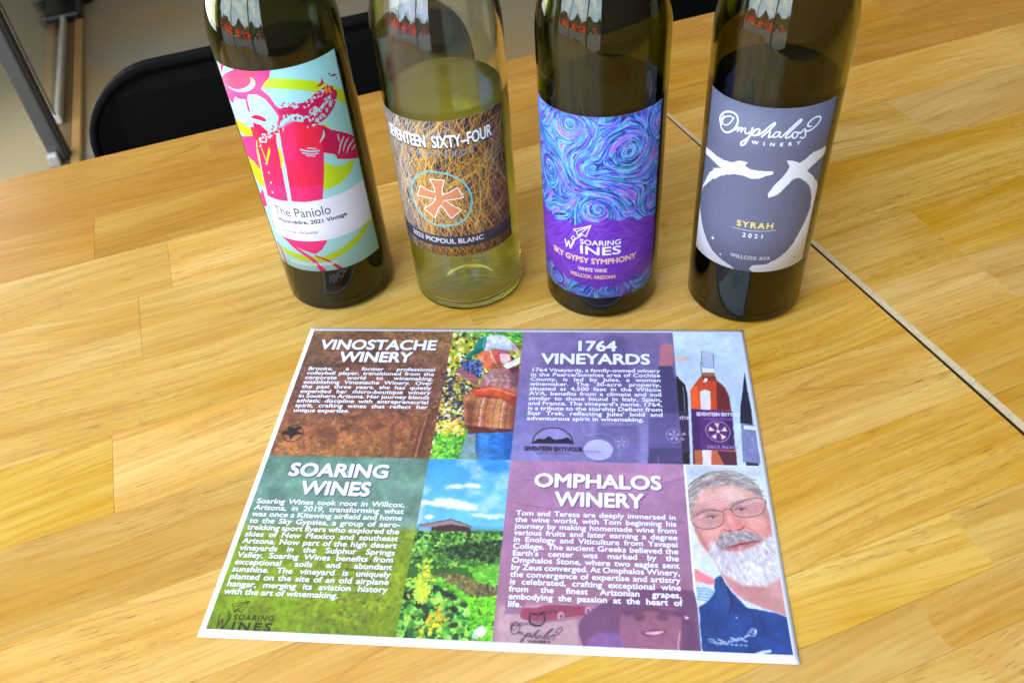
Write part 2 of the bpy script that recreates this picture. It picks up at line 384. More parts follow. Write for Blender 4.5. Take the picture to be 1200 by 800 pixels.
def text_edges(s, size, sp=0.):
    """edges in local units, x right, y up, and the width"""
    x = 0; out = []
    for ch in s:
        if ch != ' ':
            E = glyph(ch)[0].copy(); E[:, [0, 2]] += x; out.append(E)
        x += advance(ch) + sp
    E = (np.vstack(out) if out else np.zeros((0, 4))) * size
    return E, (x - sp) * size
def draw_text(cv, s, x, y, size, col, bold=0., align='l', xs=1., sp=0., alpha=1., tf=None, arc=None, width=None, shear=0.):
    """baseline at (x, y) in the canvas's own units (y down); bold in pixels"""
    E, w = text_edges(s, size, sp)
    if width: xs = width / w
    w *= xs
    x0 = x - (w / 2 if align == 'c' else w if align == 'r' else 0)
    tf = tf or cv.tf; P = E.reshape(-1, 2)
    X = x0 + (P[:, 0] + P[:, 1] * shear) * xs; Y = y - P[:, 1]
    if arc: Y = Y + arc * ((X - x) ** 2)
    q = np.array([tf(a, b) for a, b in zip(X, Y)]).reshape(-1, 4)
    offs = [(0, 0)] + ([(bold * math.cos(t), bold * math.sin(t)) for t in np.linspace(0, 2 * math.pi, 8, endpoint=False)] if bold else [])
    M = np.zeros((cv.h, cv.w), np.float32) if False else None
    rs = [cv.cover(q + np.array([a, b, a, b])) for a, b in offs]; rs = [r for r in rs if r is not None]
    if not rs: return w
    y0 = min(r[0] for r in rs); x0_ = min(r[1] for r in rs); y1 = max(r[0] + r[2].shape[0] for r in rs); x1 = max(r[1] + r[2].shape[1] for r in rs)
    M = np.zeros((y1 - y0, x1 - x0_), np.float32)
    for r in rs:
        v = M[r[0] - y0:r[0] - y0 + r[2].shape[0], r[1] - x0_:r[1] - x0_ + r[2].shape[1]]; np.maximum(v, r[2], out=v)
    cv.put((y0, x0_, M), col, alpha); return w
def justified(cv, lines, x0, x1, y0, dy, size, col, bold, shadow=None, slope=0.):
    ws = [sum(text_edges(w, size)[1] for w in l.split(' ')) for l in lines]
    gap = advance(' ') * size
    full = x1 - x0; nat = max(w + gap * .8 * l.count(' ') for w, l in zip(ws, lines[:-1])); xs = full / nat
    for i, l in enumerate(lines):
        words = l.split(' '); x = x0; y = y0 + dy * i; last = i == len(lines) - 1
        g = gap * .9 * xs if last or len(words) == 1 else (full - ws[i] * xs) / (len(words) - 1)
        for w in words:
            if shadow: draw_text(cv, w, x + .12, y + .22, size, shadow, bold * 1.5, xs=xs, alpha=.7)
            x += draw_text(cv, w, x, y, size, col, bold, xs=xs) + g
# ------------------------------------------------------------------ where each bottle stands, and its label
BOT = [dict(x=-.130444, y=.160379, R=.036719, th=(-51, 71.5), z=(35.5, 172.5)),
       dict(x=-.039576, y=.160356, R=.036550, th=(-68, 67), z=(47.5, 140.5)),
       dict(x=.051018, y=.153427, R=.036504, th=(-80, 61), z=(19.0, 144.8)),
       dict(x=.143928, y=.148467, R=.035948, th=(-74, 49), z=(43.5, 150.0))]
LS = 10.0                                  # label canvas pixels per millimetre
def label_canvas(i, col):
    b = BOT[i]; k = b['R'] * 1000 * math.pi / 180
    cv = Canvas((b['th'][1] - b['th'][0]) * k * LS, (b['z'][1] - b['z'][0]) * LS, col)
    def tz(th, z): return ((th - b['th'][0]) * k * LS, (b['z'][1] - z) * LS)
    c0 = np.array(cam.location); M = np.array(cam.rotation_euler.to_matrix()); bx = np.array([b['x'], b['y']])
    def crop(ox, oy, sc):
        """measured on the photograph's label, laid back onto the bottle's surface"""
        def f(px, py):
            d = M @ np.array([(ox + px / sc - 600) / CAMP[0], -(oy + py / sc - 400) / CAMP[0], -1]); w = c0[:2] - bx
            A = d[:2] @ d[:2]; B = w @ d[:2]; D = B * B - A * (w @ w - b['R'] ** 2)
            t = -B / A if D < 0 else (-B - math.sqrt(D)) / A
            g = c0 + t * d; return tz(math.degrees(math.atan2(g[0] - bx[0], -(g[1] - bx[1]))), g[2] * 1000)
        return f
    cv.tf = tz; cv.crop = crop; return cv

SCRIPT = [([(335,292),(300,275),(262,285),(245,315),(258,342),(290,340),(318,312),(330,290)], 5),
    ([(258,275),(235,310),(235,360),(262,398),(305,398),(345,365),(365,315),(352,265),(310,242),(262,245),(230,275),(225,310),(238,335)], 8),
    ([(345,385),(365,362),(372,367),(362,395),(385,368),(398,368),(388,400),(412,372),(425,375),(420,405),(440,412),(460,398)], 5),
    ([(480,370),(470,400),(445,450),(415,495),(390,502),(392,480),(430,455),(475,415),(500,385),(530,377),(530,400),(505,425),(480,425)], 8),
    ([(520,425),(560,400),(620,350),(652,328),(650,345),(600,395),(550,437),(590,400),(615,395),(608,425),(605,442),(625,437),(645,420)], 7),
    ([(692,402),(665,400),(640,425),(645,442),(670,435),(697,402),(685,430),(700,442),(720,425)], 6),
    ([(720,425),(790,360),(850,305),(858,315),(800,370),(740,430),(745,447),(770,437),(790,420)], 7),
    ([(830,400),(800,405),(788,430),(800,448),(825,435),(835,405),(852,408)], 6),
    ([(852,410),(885,375),(890,400),(890,430),(870,448),(852,440)], 6),
    ([(888,395),(930,385),(980,345),(1010,300),(1000,278),(960,290),(915,330),(912,355),(935,355)], 7)]
def script_word(cv, tf, col, k=1., alpha=1.):
    for pts, w in SCRIPT: cv.stroke(pts, w * k, col, alpha, tf=tf)

AIRPLANE = [[(288,270),(415,240),(312,287)], [(415,240),(375,322),(330,300)], [(312,287),(415,240),(330,318)]]
def airplane_logo(cv, tf, col, w):
    """paper plane, looping trail and the two words"""
    for t in ([(288,270),(415,242),(378,322),(350,302),(322,318),(312,286),(288,270)], [(415,242),(312,286)], [(415,242),(340,300),(322,318)]):
        cv.stroke(t, w, col, tf=tf, curve=False)
    cv.stroke([(350,312),(318,332),(292,345),(275,335),(285,318),(298,328),(296,350),(282,385),(268,405)], w, col, tf=tf)
    cv.stroke([(230,338),(240,392),(256,352),(268,405),(290,350)], w * 1.5, col, tf=tf, curve=False)

def label_cowboy():
    cv = label_canvas(0, (168, 226, 222)); A = cv.crop(240, 60, 5.716); B = cv.crop(280, 180, 5.333)
    PK, RD, DM, LM, AQ, YL = (240, 52, 128), (247, 38, 72), (205, 12, 82), (196, 226, 22), (178, 228, 228), (250, 222, 40)
    lime = lambda t, w, tf: cv.stroke(t, w, LM, tf=tf)
    cv.stroke([(380,215),(480,218),(620,225),(740,240),(850,268),(950,325)], 58, LM, tf=A)
    cv.poly([(520,65),(600,80),(660,70),(712,35),(705,100),(665,155),(610,198),(520,215)], LM, tf=B, curve=True)
    cv.poly([(780,495),(830,490),(820,530),(770,520)], LM, tf=A)
    cv.stroke([(830,400),(800,445),(730,540),(630,620),(520,660),(400,650),(270,590)], [30, 38, 44, 44, 40, 40, 30], LM, tf=B)
    cv.poly([(205,460),(250,470),(318,515),(318,560),(285,572),(245,545),(215,505)], LM, tf=A, curve=True)
    cv.poly([(50,20),(100,40),(145,110),(160,200),(130,190),(85,110)], LM, tf=B, curve=True)
    # left coat and torso
    cv.poly([(225,560),(340,565),(360,700),(380,800),(330,740),(280,690),(250,620)], PK, tf=A)
    cv.poly([(345,570),(370,590),(440,560),(490,520),(520,515),(600,470),(700,480),(800,500),(860,540),(870,690),(790,680),(795,800),(790,900),(450,930),(400,900),(380,800)], RD, tf=A)
    cv.poly([(110,10),(260,-60),(530,-40),(532,100),(524,290),(430,303),(330,298),(240,288),(178,262),(150,150)], RD, tf=B)
    g = fbm(cv.h, cv.w, 4, 6, 3)[..., None]; tone = C3((243, 34, 60)) * g + C3((232, 40, 135)) * (1 - g); tone = tone.astype(np.float32)
    cv.poly([(110,10),(260,-60),(530,-40),(532,100),(524,290),(430,303),(330,298),(240,288),(178,262),(150,150)], tone, .75, tf=B)
    cv.poly([(180,180),(330,210),(525,190),(524,290),(430,303),(330,298),(240,288),(178,262)], PK, .7, tf=B, curve=False)
    cv.poly([(520,515),(600,470),(620,540),(600,700),(520,720)], PK, .6, tf=A, curve=True, soft=4)
    # outstretched arm
    cv.poly([(780,500),(860,530),(930,545),(1000,570),(1060,600),(1080,700),(1020,718),(890,722),(870,690),(790,672)], DM, tf=A, rough=1.5)
    for t in ([(930,575),(912,620),(895,690)], [(960,585),(940,620),(925,670)], [(995,595),(965,640),(950,685)], [(1015,620),(985,660)], [(890,560),(900,600)]):
        cv.stroke(t, [9, 12, 5][:len(t)] if len(t) > 2 else 8, AQ, tf=A)
    for t, w in (([(640,660),(700,672),(765,668)], 9), ([(655,682),(710,690),(758,686)], 8), ([(690,650),(745,655)], 7), ([(680,700),(740,704)], 6)): cv.stroke(t, w, AQ, tf=A)
    cv.stroke([(795,530),(795,570),(770,612)], [5, 14, 4], AQ, tf=A)
    # lapel stripe, braid, buttons
    cv.stroke([(492,535),(495,600),(510,680),(535,800)], [14, 26, 24, 26], AQ, tf=A); cv.stroke([(262,-10),(285,110),(318,293)], [24, 26, 24], AQ, tf=B)
    cv.stroke([(500,660),(520,740)], 16, YL, tf=A); cv.stroke([(262,0),(270,90)], [14, 12], YL, tf=B)
    cv.stroke([(350,565),(352,680),(380,800)], 8, YL, tf=A); cv.stroke([(125,0),(148,130),(178,262)], 7, (235, 240, 190), tf=B)
    cv.stroke([(380,650),(415,740),(432,650)], 7, YL, tf=A, curve=False); cv.stroke([(178,60),(195,-20)], 6, YL, tf=B)
    for q in ((172,64),(188,120),(201,182),(211,243)): x, y = B(*q); cv.oval(x, y, 6, 8, (250, 240, 180), tf=lambda a, b: (a, b))
    # face and beard
    cv.poly([(205,320),(290,295),(345,290),(400,320),(450,380),(478,410),(497,445),(488,495),(450,520),(420,545),(330,540),(280,500),(215,450),(190,380)], AQ, tf=A, curve=True)
    cv.poly([(325,475),(380,500),(430,545),(430,600),(370,580),(330,530)], DM, tf=A, rough=3)
    cv.poly([(305,505),(345,515),(380,560),(350,600),(320,560)], RD, tf=A, rough=2)
    for _ in range(46):
        x = rng.uniform(350, 520); y = 620 - (x - 350) * .75 + rng.uniform(-28, 30); a = rng.uniform(0, 6.3)
        cv.stroke([(x, y), (x + 10 * math.cos(a), y + 10 * math.sin(a)), (x + 18 * math.cos(a + 1.2), y + 18 * math.sin(a + 1.2))], [4, 7, 4], AQ if rng.random() < .7 else DM, tf=A)
    cv.poly([(312,440),(345,428),(385,440),(412,462),(400,472),(350,458),(322,452)], DM, tf=A, curve=True)
    # hat
    cv.poly([(100,190),(140,150),(200,120),(300,118),(440,128),(432,180),(398,215),(376,255),(430,300),(480,370),(535,405),(560,435),(520,440),(500,500),(486,500),(495,440),(450,375),(400,320),(345,290),(290,293),(286,330),(302,390),(305,428),(285,385),(272,325),(225,320),(205,305),(192,355),(170,330),(140,270)], PK, tf=A)
    cv.poly([(135,190),(160,150),(220,128),(330,128),(330,175),(280,235),(200,240),(150,220)], (244, 60, 90), .8, tf=A, curve=True, soft=3)
    cv.stroke([(155,238),(215,265),(280,258),(318,228),(322,200),(308,182)], [5, 14, 22, 26, 22, 8], AQ, tf=A); cv.stroke([(318,225),(322,200),(308,182)], [8, 12, 7], YL, tf=A)
    cv.poly([(75,30),(95,40),(145,80),(120,130),(100,120),(80,60)], AQ, tf=A); cv.poly([(105,95),(135,85),(125,110),(112,150)], (210, 30, 110), tf=A, curve=True)
    # neckerchief blown back
    for t, w in (([(510,405),(590,392),(680,388),(735,345),(790,300),(835,262)], [30, 60, 80, 76, 80, 60]), ([(690,475),(760,445),(815,400),(852,345),(865,290)], [50, 66, 60, 52, 50])):
        cv.stroke(t, w, DM, tf=A)
    for _ in range(210):
        k = rng.random()
        if k < .55: x = rng.uniform(510, 840); y = 405 - max(0, (x - 660)) * .78 + rng.choice([-1, 1]) * rng.uniform(20, 50)
        else: x = rng.uniform(690, 870); y = 485 - ((x - 690) / 180) ** 1.5 * 190 + rng.choice([-1, 1]) * rng.uniform(14, 42)
        a = rng.uniform(0, 6.3); cv.stroke([(x, y), (x + 9 * math.cos(a), y + 9 * math.sin(a)), (x + 15 * math.cos(a + 1.4), y + 15 * math.sin(a + 1.4))], [3, 9, 3], AQ if rng.random() < .55 else DM, tf=A)
    for _ in range(14): x, y = A(rng.uniform(800, 860), rng.uniform(245, 300)); cv.oval(x, y, 5, 8, (250, 150, 20), tf=lambda a, b: (a, b))
    cv.poly([(742,242),(775,215),(783,178),(798,215),(778,235)], DM, tf=A); cv.poly([(822,150),(840,150),(838,165)], (90, 20, 50), tf=A); cv.stroke([(840,170),(862,162),(882,158)], [3, 12, 4], (140, 20, 60), tf=A); cv.poly([(875,180),(888,175),(885,188)], (90, 20, 50), tf=A)
    # legs below the band
    cv.poly([(262,512),(420,545),(556,540),(520,600),(480,628),(400,602),(320,560)], PK, tf=B)
    cv.poly([(150,220),(180,330),(160,330),(130,280)], PK, tf=B)
    cv.stroke([(245,560),(275,620),(305,700)], [24, 22, 26], PK, tf=B); cv.stroke([(320,560),(430,640),(480,680),(535,740)], [20, 26, 26, 40], PK, tf=B); cv.stroke([(480,640),(560,670),(640,720)], [10, 14, 26], DM, tf=B)
    # band with the name
    xs = np.linspace(-34.5, 75, 20)
    cv.poly([(x, ZT) for x in xs] + [(x, ZB) for x in xs[::-1]] + [(-40, ZB)], (240, 241, 250))
    return cv
def cowboy_text(cv):
    k = 1 / (36.719 * math.pi / 180)          # degrees per millimetre
    up = lambda zz: (lambda x, y: cv.tf(-30 + x * k, zz - y))
    draw_text(cv, 'The Paniolo', 0, 0, 9.6, (70, 66, 72), 0.0, tf=up(77.8), width=37.2)
    draw_text(cv, 'Mourvèdre, 2021 Vintage', .8, 0, 4.0, (55, 52, 60), 1.1, tf=up(72.7), width=45.5)
    draw_text(cv, 'Sonoita, Arizona', .8, 0, 3.6, (110, 106, 112), .3, tf=up(65.2), width=25)
    draw_text(cv, 'VINOSTACHE WINERY', 0, 0, 3.2, (245, 248, 250), 1.6, tf=up(40.0), width=33)
ZT, ZB = 88.9, 59.6

def lic(h, w, vx, vy, noise, n=26):
    Y, X = np.mgrid[0:h, 0:w].astype(np.float32); acc = noise.copy(); k = 1
    for sgn in (1, -1):
        x, y = X.copy(), Y.copy()
        for _ in range(n):
            xi = np.clip(x.astype(int), 0, w - 1); yi = np.clip(y.astype(int), 0, h - 1)
            x += sgn * vx[yi, xi] * 1.3; y += sgn * vy[yi, xi] * 1.3
            acc += noise[np.clip(y.astype(int), 0, h - 1), np.clip(x.astype(int), 0, w - 1)]; k += 1
    acc /= k; return (acc - acc.min()) / (acc.max() - acc.min())
def label_swirls():
    cv = label_canvas(2, (70, 100, 200)); A = cv.crop(625, 105, 6.156); B = cv.crop(625, 225, 6.156)
    h, w = cv.h, cv.w; Y, X = np.mgrid[0:h, 0:w].astype(np.float32)
    vx = .5 + .9 * (fbm(h, w, 3, 4, 2) - .5); vy = .9 * (fbm(h, w, 3, 4, 2) - .5) * 2
    cen = [(A(265, 245), 150, 1), (A(695, 448), 190, -1), (A(115, 545), 130, 1), (A(400, 580), 110, -1), (A(545, 205), 70, 1), (B(470, 125), 130, 1), (A(900, 230), 90, 1), (B(850, 60), 110, -1), (B(60, 30), 60, 1), (B(560, 700), 130, 1), (B(180, 620), 110, -1)]
    near = np.full((h, w), 9., np.float32); ringv = np.zeros((h, w), np.float32)
    for (cx, cyy), r, sg in cen:
        dx, dy = X - cx, Y - cyy; d = np.hypot(dx, dy) + 1; f = 2.6 * np.exp(-(d / (r * 1.05)) ** 2.2)
        vx += sg * f * -dy / d + f * .12 * dx / d; vy += sg * f * dx / d + f * .12 * dy / d
        ringv += np.exp(-(d / (r * 1.2)) ** 2) * np.sin(d / 13.); near = np.minimum(near, d / r)
    n = np.hypot(vx, vy) + 1e-3; vx /= n; vy /= n
    def sm(z, k):
        return upsample(z, h, w)
    n1 = lic(h, w, vx, vy, sm(rng.random((h // 5, w // 5)), 0).astype(np.float32), 34); n2 = lic(h, w, vx, vy, sm(rng.random((h // 7, w // 7)), 0).astype(np.float32), 38); n3 = lic(h, w, vx, vy, sm(rng.random((h // 13, w // 13)), 0).astype(np.float32), 44)
    def norm(z): return np.clip((z - z.mean()) / (z.std() * 3.2) + .5, 0, 1)
    n1, n2, n3 = norm(n1), norm(n2), norm(n3)
    v = np.clip(n1 * .75 + .25 * n3 + .12 * ringv, 0, 1)[..., None]
    stops = [(0, (40, 34, 130)), (.2, (60, 70, 200)), (.38, (88, 120, 232)), (.55, (110, 160, 238)), (.72, (100, 205, 230)), (.86, (130, 190, 240)), (1, (176, 190, 250))]
    c = np.zeros((h, w, 3), np.float32)
    for ch in range(3): c[..., ch] = np.interp(v[..., 0], [s_[0] for s_ in stops], [s_[1][ch] / 255 for s_ in stops])
    m = np.clip((n3 - .76) * 6, 0, 1)[..., None] * np.clip((n1 - .3) * 4, 0, 1)[..., None] * .8; c = c * (1 - m) + C3((214, 84, 200)) * m
    m = np.clip((n2 - .72) * 7, 0, 1)[..., None] * .7; c = c * (1 - m) + C3((120, 80, 215)) * m
    m = np.clip((.22 - n3) * 8, 0, 1)[..., None] * .6; c = c * (1 - m) + C3((40, 150, 150)) * m
    m = np.clip((.2 - n2) * 8, 0, 1)[..., None] * .7; c = c * (1 - m) + C3((30, 28, 95)) * m
    cv.a = c.astype(np.float32)
    # violet band, streaky
    vb = (C3((98, 42, 168)) * (1 - n1[..., None]) + C3((132, 62, 196)) * n1[..., None]); vb = vb.astype(np.float32)
    k = 1 / (36.504 * math.pi / 180)
    xs = np.linspace(-82, 63, 40); top = [75.5 + 3.5 * math.sin(x * .06 + 1.2) + 1.2 * math.sin(x * .31) for x in xs]; bot = [30.5 - 3 * math.cos(x * .045) + 1.2 * math.sin(x * .4) for x in xs]
    cv.poly(list(zip(xs, top)) + list(zip(xs[::-1], bot[::-1])), vb, .96, rough=2.5, soft=4)
    W_, G_ = (240, 238, 248), (240, 200, 150)
    airplane_logo(cv, B, W_, 6)
    L = lambda px, py: (lambda x, y: cv.tf(*uv(px, py, x, y)))
    def uv(px, py, x, y):
        q = B(px, py); return (q[0] / LS / (36.504 * math.pi / 180) + BOT[2]['th'][0] + x * k, BOT[2]['z'][1] - q[1] / LS - y)
    def at(s, p0, p1, size, col, bold):
        a, b = B(*p0), B(*p1); z = BOT[2]['z'][1] - (a[1] + b[1]) / 2 / LS; t0 = a[0] / LS; wd = (b[0] - a[0]) / LS
        draw_text(cv, s, 0, 0, size, col, bold, tf=lambda x, y: cv.tf(BOT[2]['th'][0] + (t0 + x) * k, z - y), width=wd)
    at('SOARING', (335, 372), (634, 372), 5.2, W_, 1.2)
    at('INES', (330, 440), (634, 438), 8.6, W_, 2.2)
    at('SKY GYPSY SYMPHONY', (150, 425), (738, 460), 5.9, G_, 2.)
    at('WHITE WINE', (322, 565), (532, 572), 4.0, (235, 205, 190), 1.6)
    at('WILLCOX, ARIZONA', (268, 600), (595, 608), 4.0, G_, 1.6)
    return cv

def label_lines():
    cv = label_canvas(1, (50, 40, 50)); A = cv.crop(445, 120, 7.5); B = cv.crop(465, 190, 7.27)
    h, w = cv.h, cv.w; T = lambda a, b: (a, b)
    g = np.linspace(0, 1, w)[None, :, None]; f = fbm(h, w, 4, 4, 3)[..., None]
    cv.a = ((C3((66, 68, 84)) * (1 - g) + C3((48, 26, 44)) * g) * (.75 + .5 * f)).astype(np.float32)
    for i in range(1050):
        x = rng.uniform(-.15, 1.1) * w; y = rng.uniform(-.1, 1.1) * h; L = rng.uniform(.25, .9) * h
        fam = rng.integers(4); a = [1.15, -1.05, -.45, 1.6][fam] + rng.normal(0, .22); b = rng.normal(0, .5)
        if x < .35 * w: a = rng.choice([1.2, -1.15]) + rng.normal(0, .15)
        p = [(x, y), (x + L * .5 * math.cos(a), y + L * .5 * math.sin(a)), (x + L * .5 * math.cos(a) + L * .5 * math.cos(a + b), y + L * .5 * math.sin(a) + L * .5 * math.sin(a + b))]
        m = (x + L * .4 * math.cos(a)) / w
        col = [(236, 172, 40), (240, 182, 50), (205, 146, 76), (236, 202, 130)][rng.integers(4)] if m > .28 else [(214, 200, 180), (220, 180, 100), (190, 180, 180)][rng.integers(3)]
        if m > .85: col = tuple(int(c * .72) for c in col)
        cv.stroke(p, rng.uniform(1.6, 3.2), col, .9, tf=T)
    k = 1 / (36.55 * math.pi / 180)
    # dark band, emblem ring and cross
    def at(s, p0, p1, size, col, bold, cr, **kw):
        a, b = cr(*p0), cr(*p1); z = (a[1] + b[1]) / 2 / LS
        draw_text(cv, s, a[0] / LS, z, size, col, bold, tf=lambda x, y: (x * LS, y * LS), width=(b[0] - a[0]) / LS, **kw)
    yb = (140.5 - 62.5) * LS + 8; yt = (140.5 - 54.6) * LS
    cv.poly([(0, yb - 8), (w, yb - 8), (w, yt + 2), (0, yt + 2)], (62, 66, 88), .93, tf=T)
    for i in range(26):
        x = rng.uniform(.78, 1.02) * w; cv.stroke([(x, yb - 8 + rng.uniform(-5, 30)), (x + rng.uniform(-60, 60), yb + rng.uniform(0, 50))], 1.6, (180, 130, 80), .6, tf=T)
    ring = [(235,85),(340,88),(440,108),(540,155),(610,230),(638,320),(622,420),(570,495),(500,530),(410,545),(310,525),(220,455),(160,360),(130,260),(140,160)]
    cv.stroke(ring, 12, (112, 196, 200), .95, tf=B, closed=True)
    cross = [[(285,150),(400,158),(382,225),(385,290),(332,285),(322,215)], [(515,222),(565,300),(490,315),(402,325),(385,285),(450,262)], [(545,410),(462,478),(420,415),(378,365),(412,328),(470,370)], [(325,470),(240,395),(300,360),(335,318),(375,365),(345,410)], [(180,280),(205,205),(262,240),(332,265),(325,315),(262,298)]]
    for q in cross: cv.stroke(q, 12, (244, 240, 232), tf=B, curve=False, closed=True)
    for q in cross: cv.poly(q, (214, 140, 96), tf=B)
    cv.poly([(332,285),(385,290),(404,325),(378,367),(335,318)], (214, 140, 96), tf=B)
    for sh, c in ((5, (30, 24, 34)), (0, (245, 246, 248))):
        for s, p0, p1 in (('SEVENTEEN', (92, 245 + sh), (410, 388 + sh)), ('SIXTY', (460, 395 + sh), (718, 386 + sh)), ('FOUR', (768, 366 + sh), (985, 305 + sh))):
            a, b = A(*p0), A(*p1); zz = 124.2 - (0.4 if sh else 0)
            draw_text(cv, s, a[0] / LS, BOT[1]['z'][1] - zz, 10.6, c, 2.6 + sh * .8, tf=lambda x, y: (x * LS, y * LS), width=(b[0] - a[0]) / LS)
    a, b = A(722, 345), A(760, 335); cv.stroke([a, (b[0], a[1])], 12, (245, 246, 248), tf=T)
    for i, ch in enumerate('VINEYARDS'):
        if i in (1, 4): pass
        px = 190 + (815 - 190) * i / 8; q = A(px, 440 if i else 390)
        draw_text(cv, ch, q[0] / LS, BOT[1]['z'][1] - 118.1, 5.0, (118, 150, 176), 1.6, align='c', tf=lambda x, y: (x * LS, y * LS), alpha=.9)
    a, b = B(145, 600), B(742, 640)
    draw_text(cv, '2023 PICPOUL BLANC', a[0] / LS, (140.5 - 57.2), 5.0, (236, 238, 244), 1.5, tf=lambda x, y: (x * LS, y * LS), width=(b[0] - a[0]) / LS)
    return cv

def label_eagles():
    cv = label_canvas(3, (106, 109, 131)); A = cv.crop(810, 95, 6.667); B = cv.crop(800, 200, 6.667)
    cv.a *= (.97 + .06 * fbm(cv.h, cv.w, 90, 60, 2)[..., None]).astype(np.float32)
    WH = (232, 238, 242); up = lambda q: [(x + 66.7, y - 700) for x, y in q]
    left = up([(60,470),(110,505),(150,540),(205,590),(260,620),(330,638),(365,622),(415,630),(445,638),(415,662),(460,690),(540,705),(640,705),(640,728),(580,745),(520,765),(460,760),(400,738),(340,728),(280,730),(220,745),(180,770),(172,760),(140,790)]) + \
        [(160,130),(140,220),(140,330),(155,430),(185,530),(230,620),(300,690),(370,738),(430,790),(200,790),(100,700),(40,600),(40,450),(110,350),(135,250),(160,110)] + up([(110,780),(140,720),(180,690),(160,680),(235,680),(190,640),(150,600)])
    cv.poly(left, WH, tf=B, rough=1.2)
    right = up([(745,620),(800,625),(850,640),(950,560),(1045,510),(1070,520),(1045,560),(980,630),(900,700),(940,735),(985,800)]) + [(1050,90),(1052,170),(1035,280),(1012,400),(990,500),(975,600),(950,690),(900,740),(800,790),(560,800),(515,768),(540,740),(650,730),(730,690),(800,640),(860,570),(900,500),(960,380),(995,290),(1005,200),(990,120),(950,80),(900,55),(860,70),(800,130),(740,190),(670,215),(665,180),(720,110),(780,50)] + up([(753,700),(770,670)])
    cv.poly(right, WH, tf=B, rough=1.6)
    for q, r in (((235, 525), 10), ((295, 653), 6), ((870, 672), 7)): x, y = B(*q); cv.oval(x, y, r, r, WH if r != 7 else (170, 160, 160), tf=lambda a, b: (a, b))
    script_word(cv, A, WH, 1.25)
    def at(s, p0, p1, size, col, bold, cr, **kw):
        a, b = cr(*p0), cr(*p1); z = (a[1] + b[1]) / 2 / LS
        draw_text(cv, s, a[0] / LS, z, size, col, bold, tf=lambda x, y: (x * LS, y * LS), width=(b[0] - a[0]) / LS, **kw)
    at('WINERY', (470, 495), (850, 492), 2.9, WH, 1.2, A, sp=.75)
    at('SYRAH', (418, 432), (708, 446), 5.6, (240, 214, 110), 1.6, B, sp=.12)
    cv.stroke([(388, 440), (460, 458), (550, 472), (640, 474), (724, 466)], 3.0, WH, .9, tf=B)
    at('2021', (462, 520), (632, 526), 4.2, WH, 1.0, B, sp=.3)
    at('WILLCOX AVA', (370, 672), (682, 690), 3.7, (215, 220, 236), .9, B, sp=.05)
    return cv
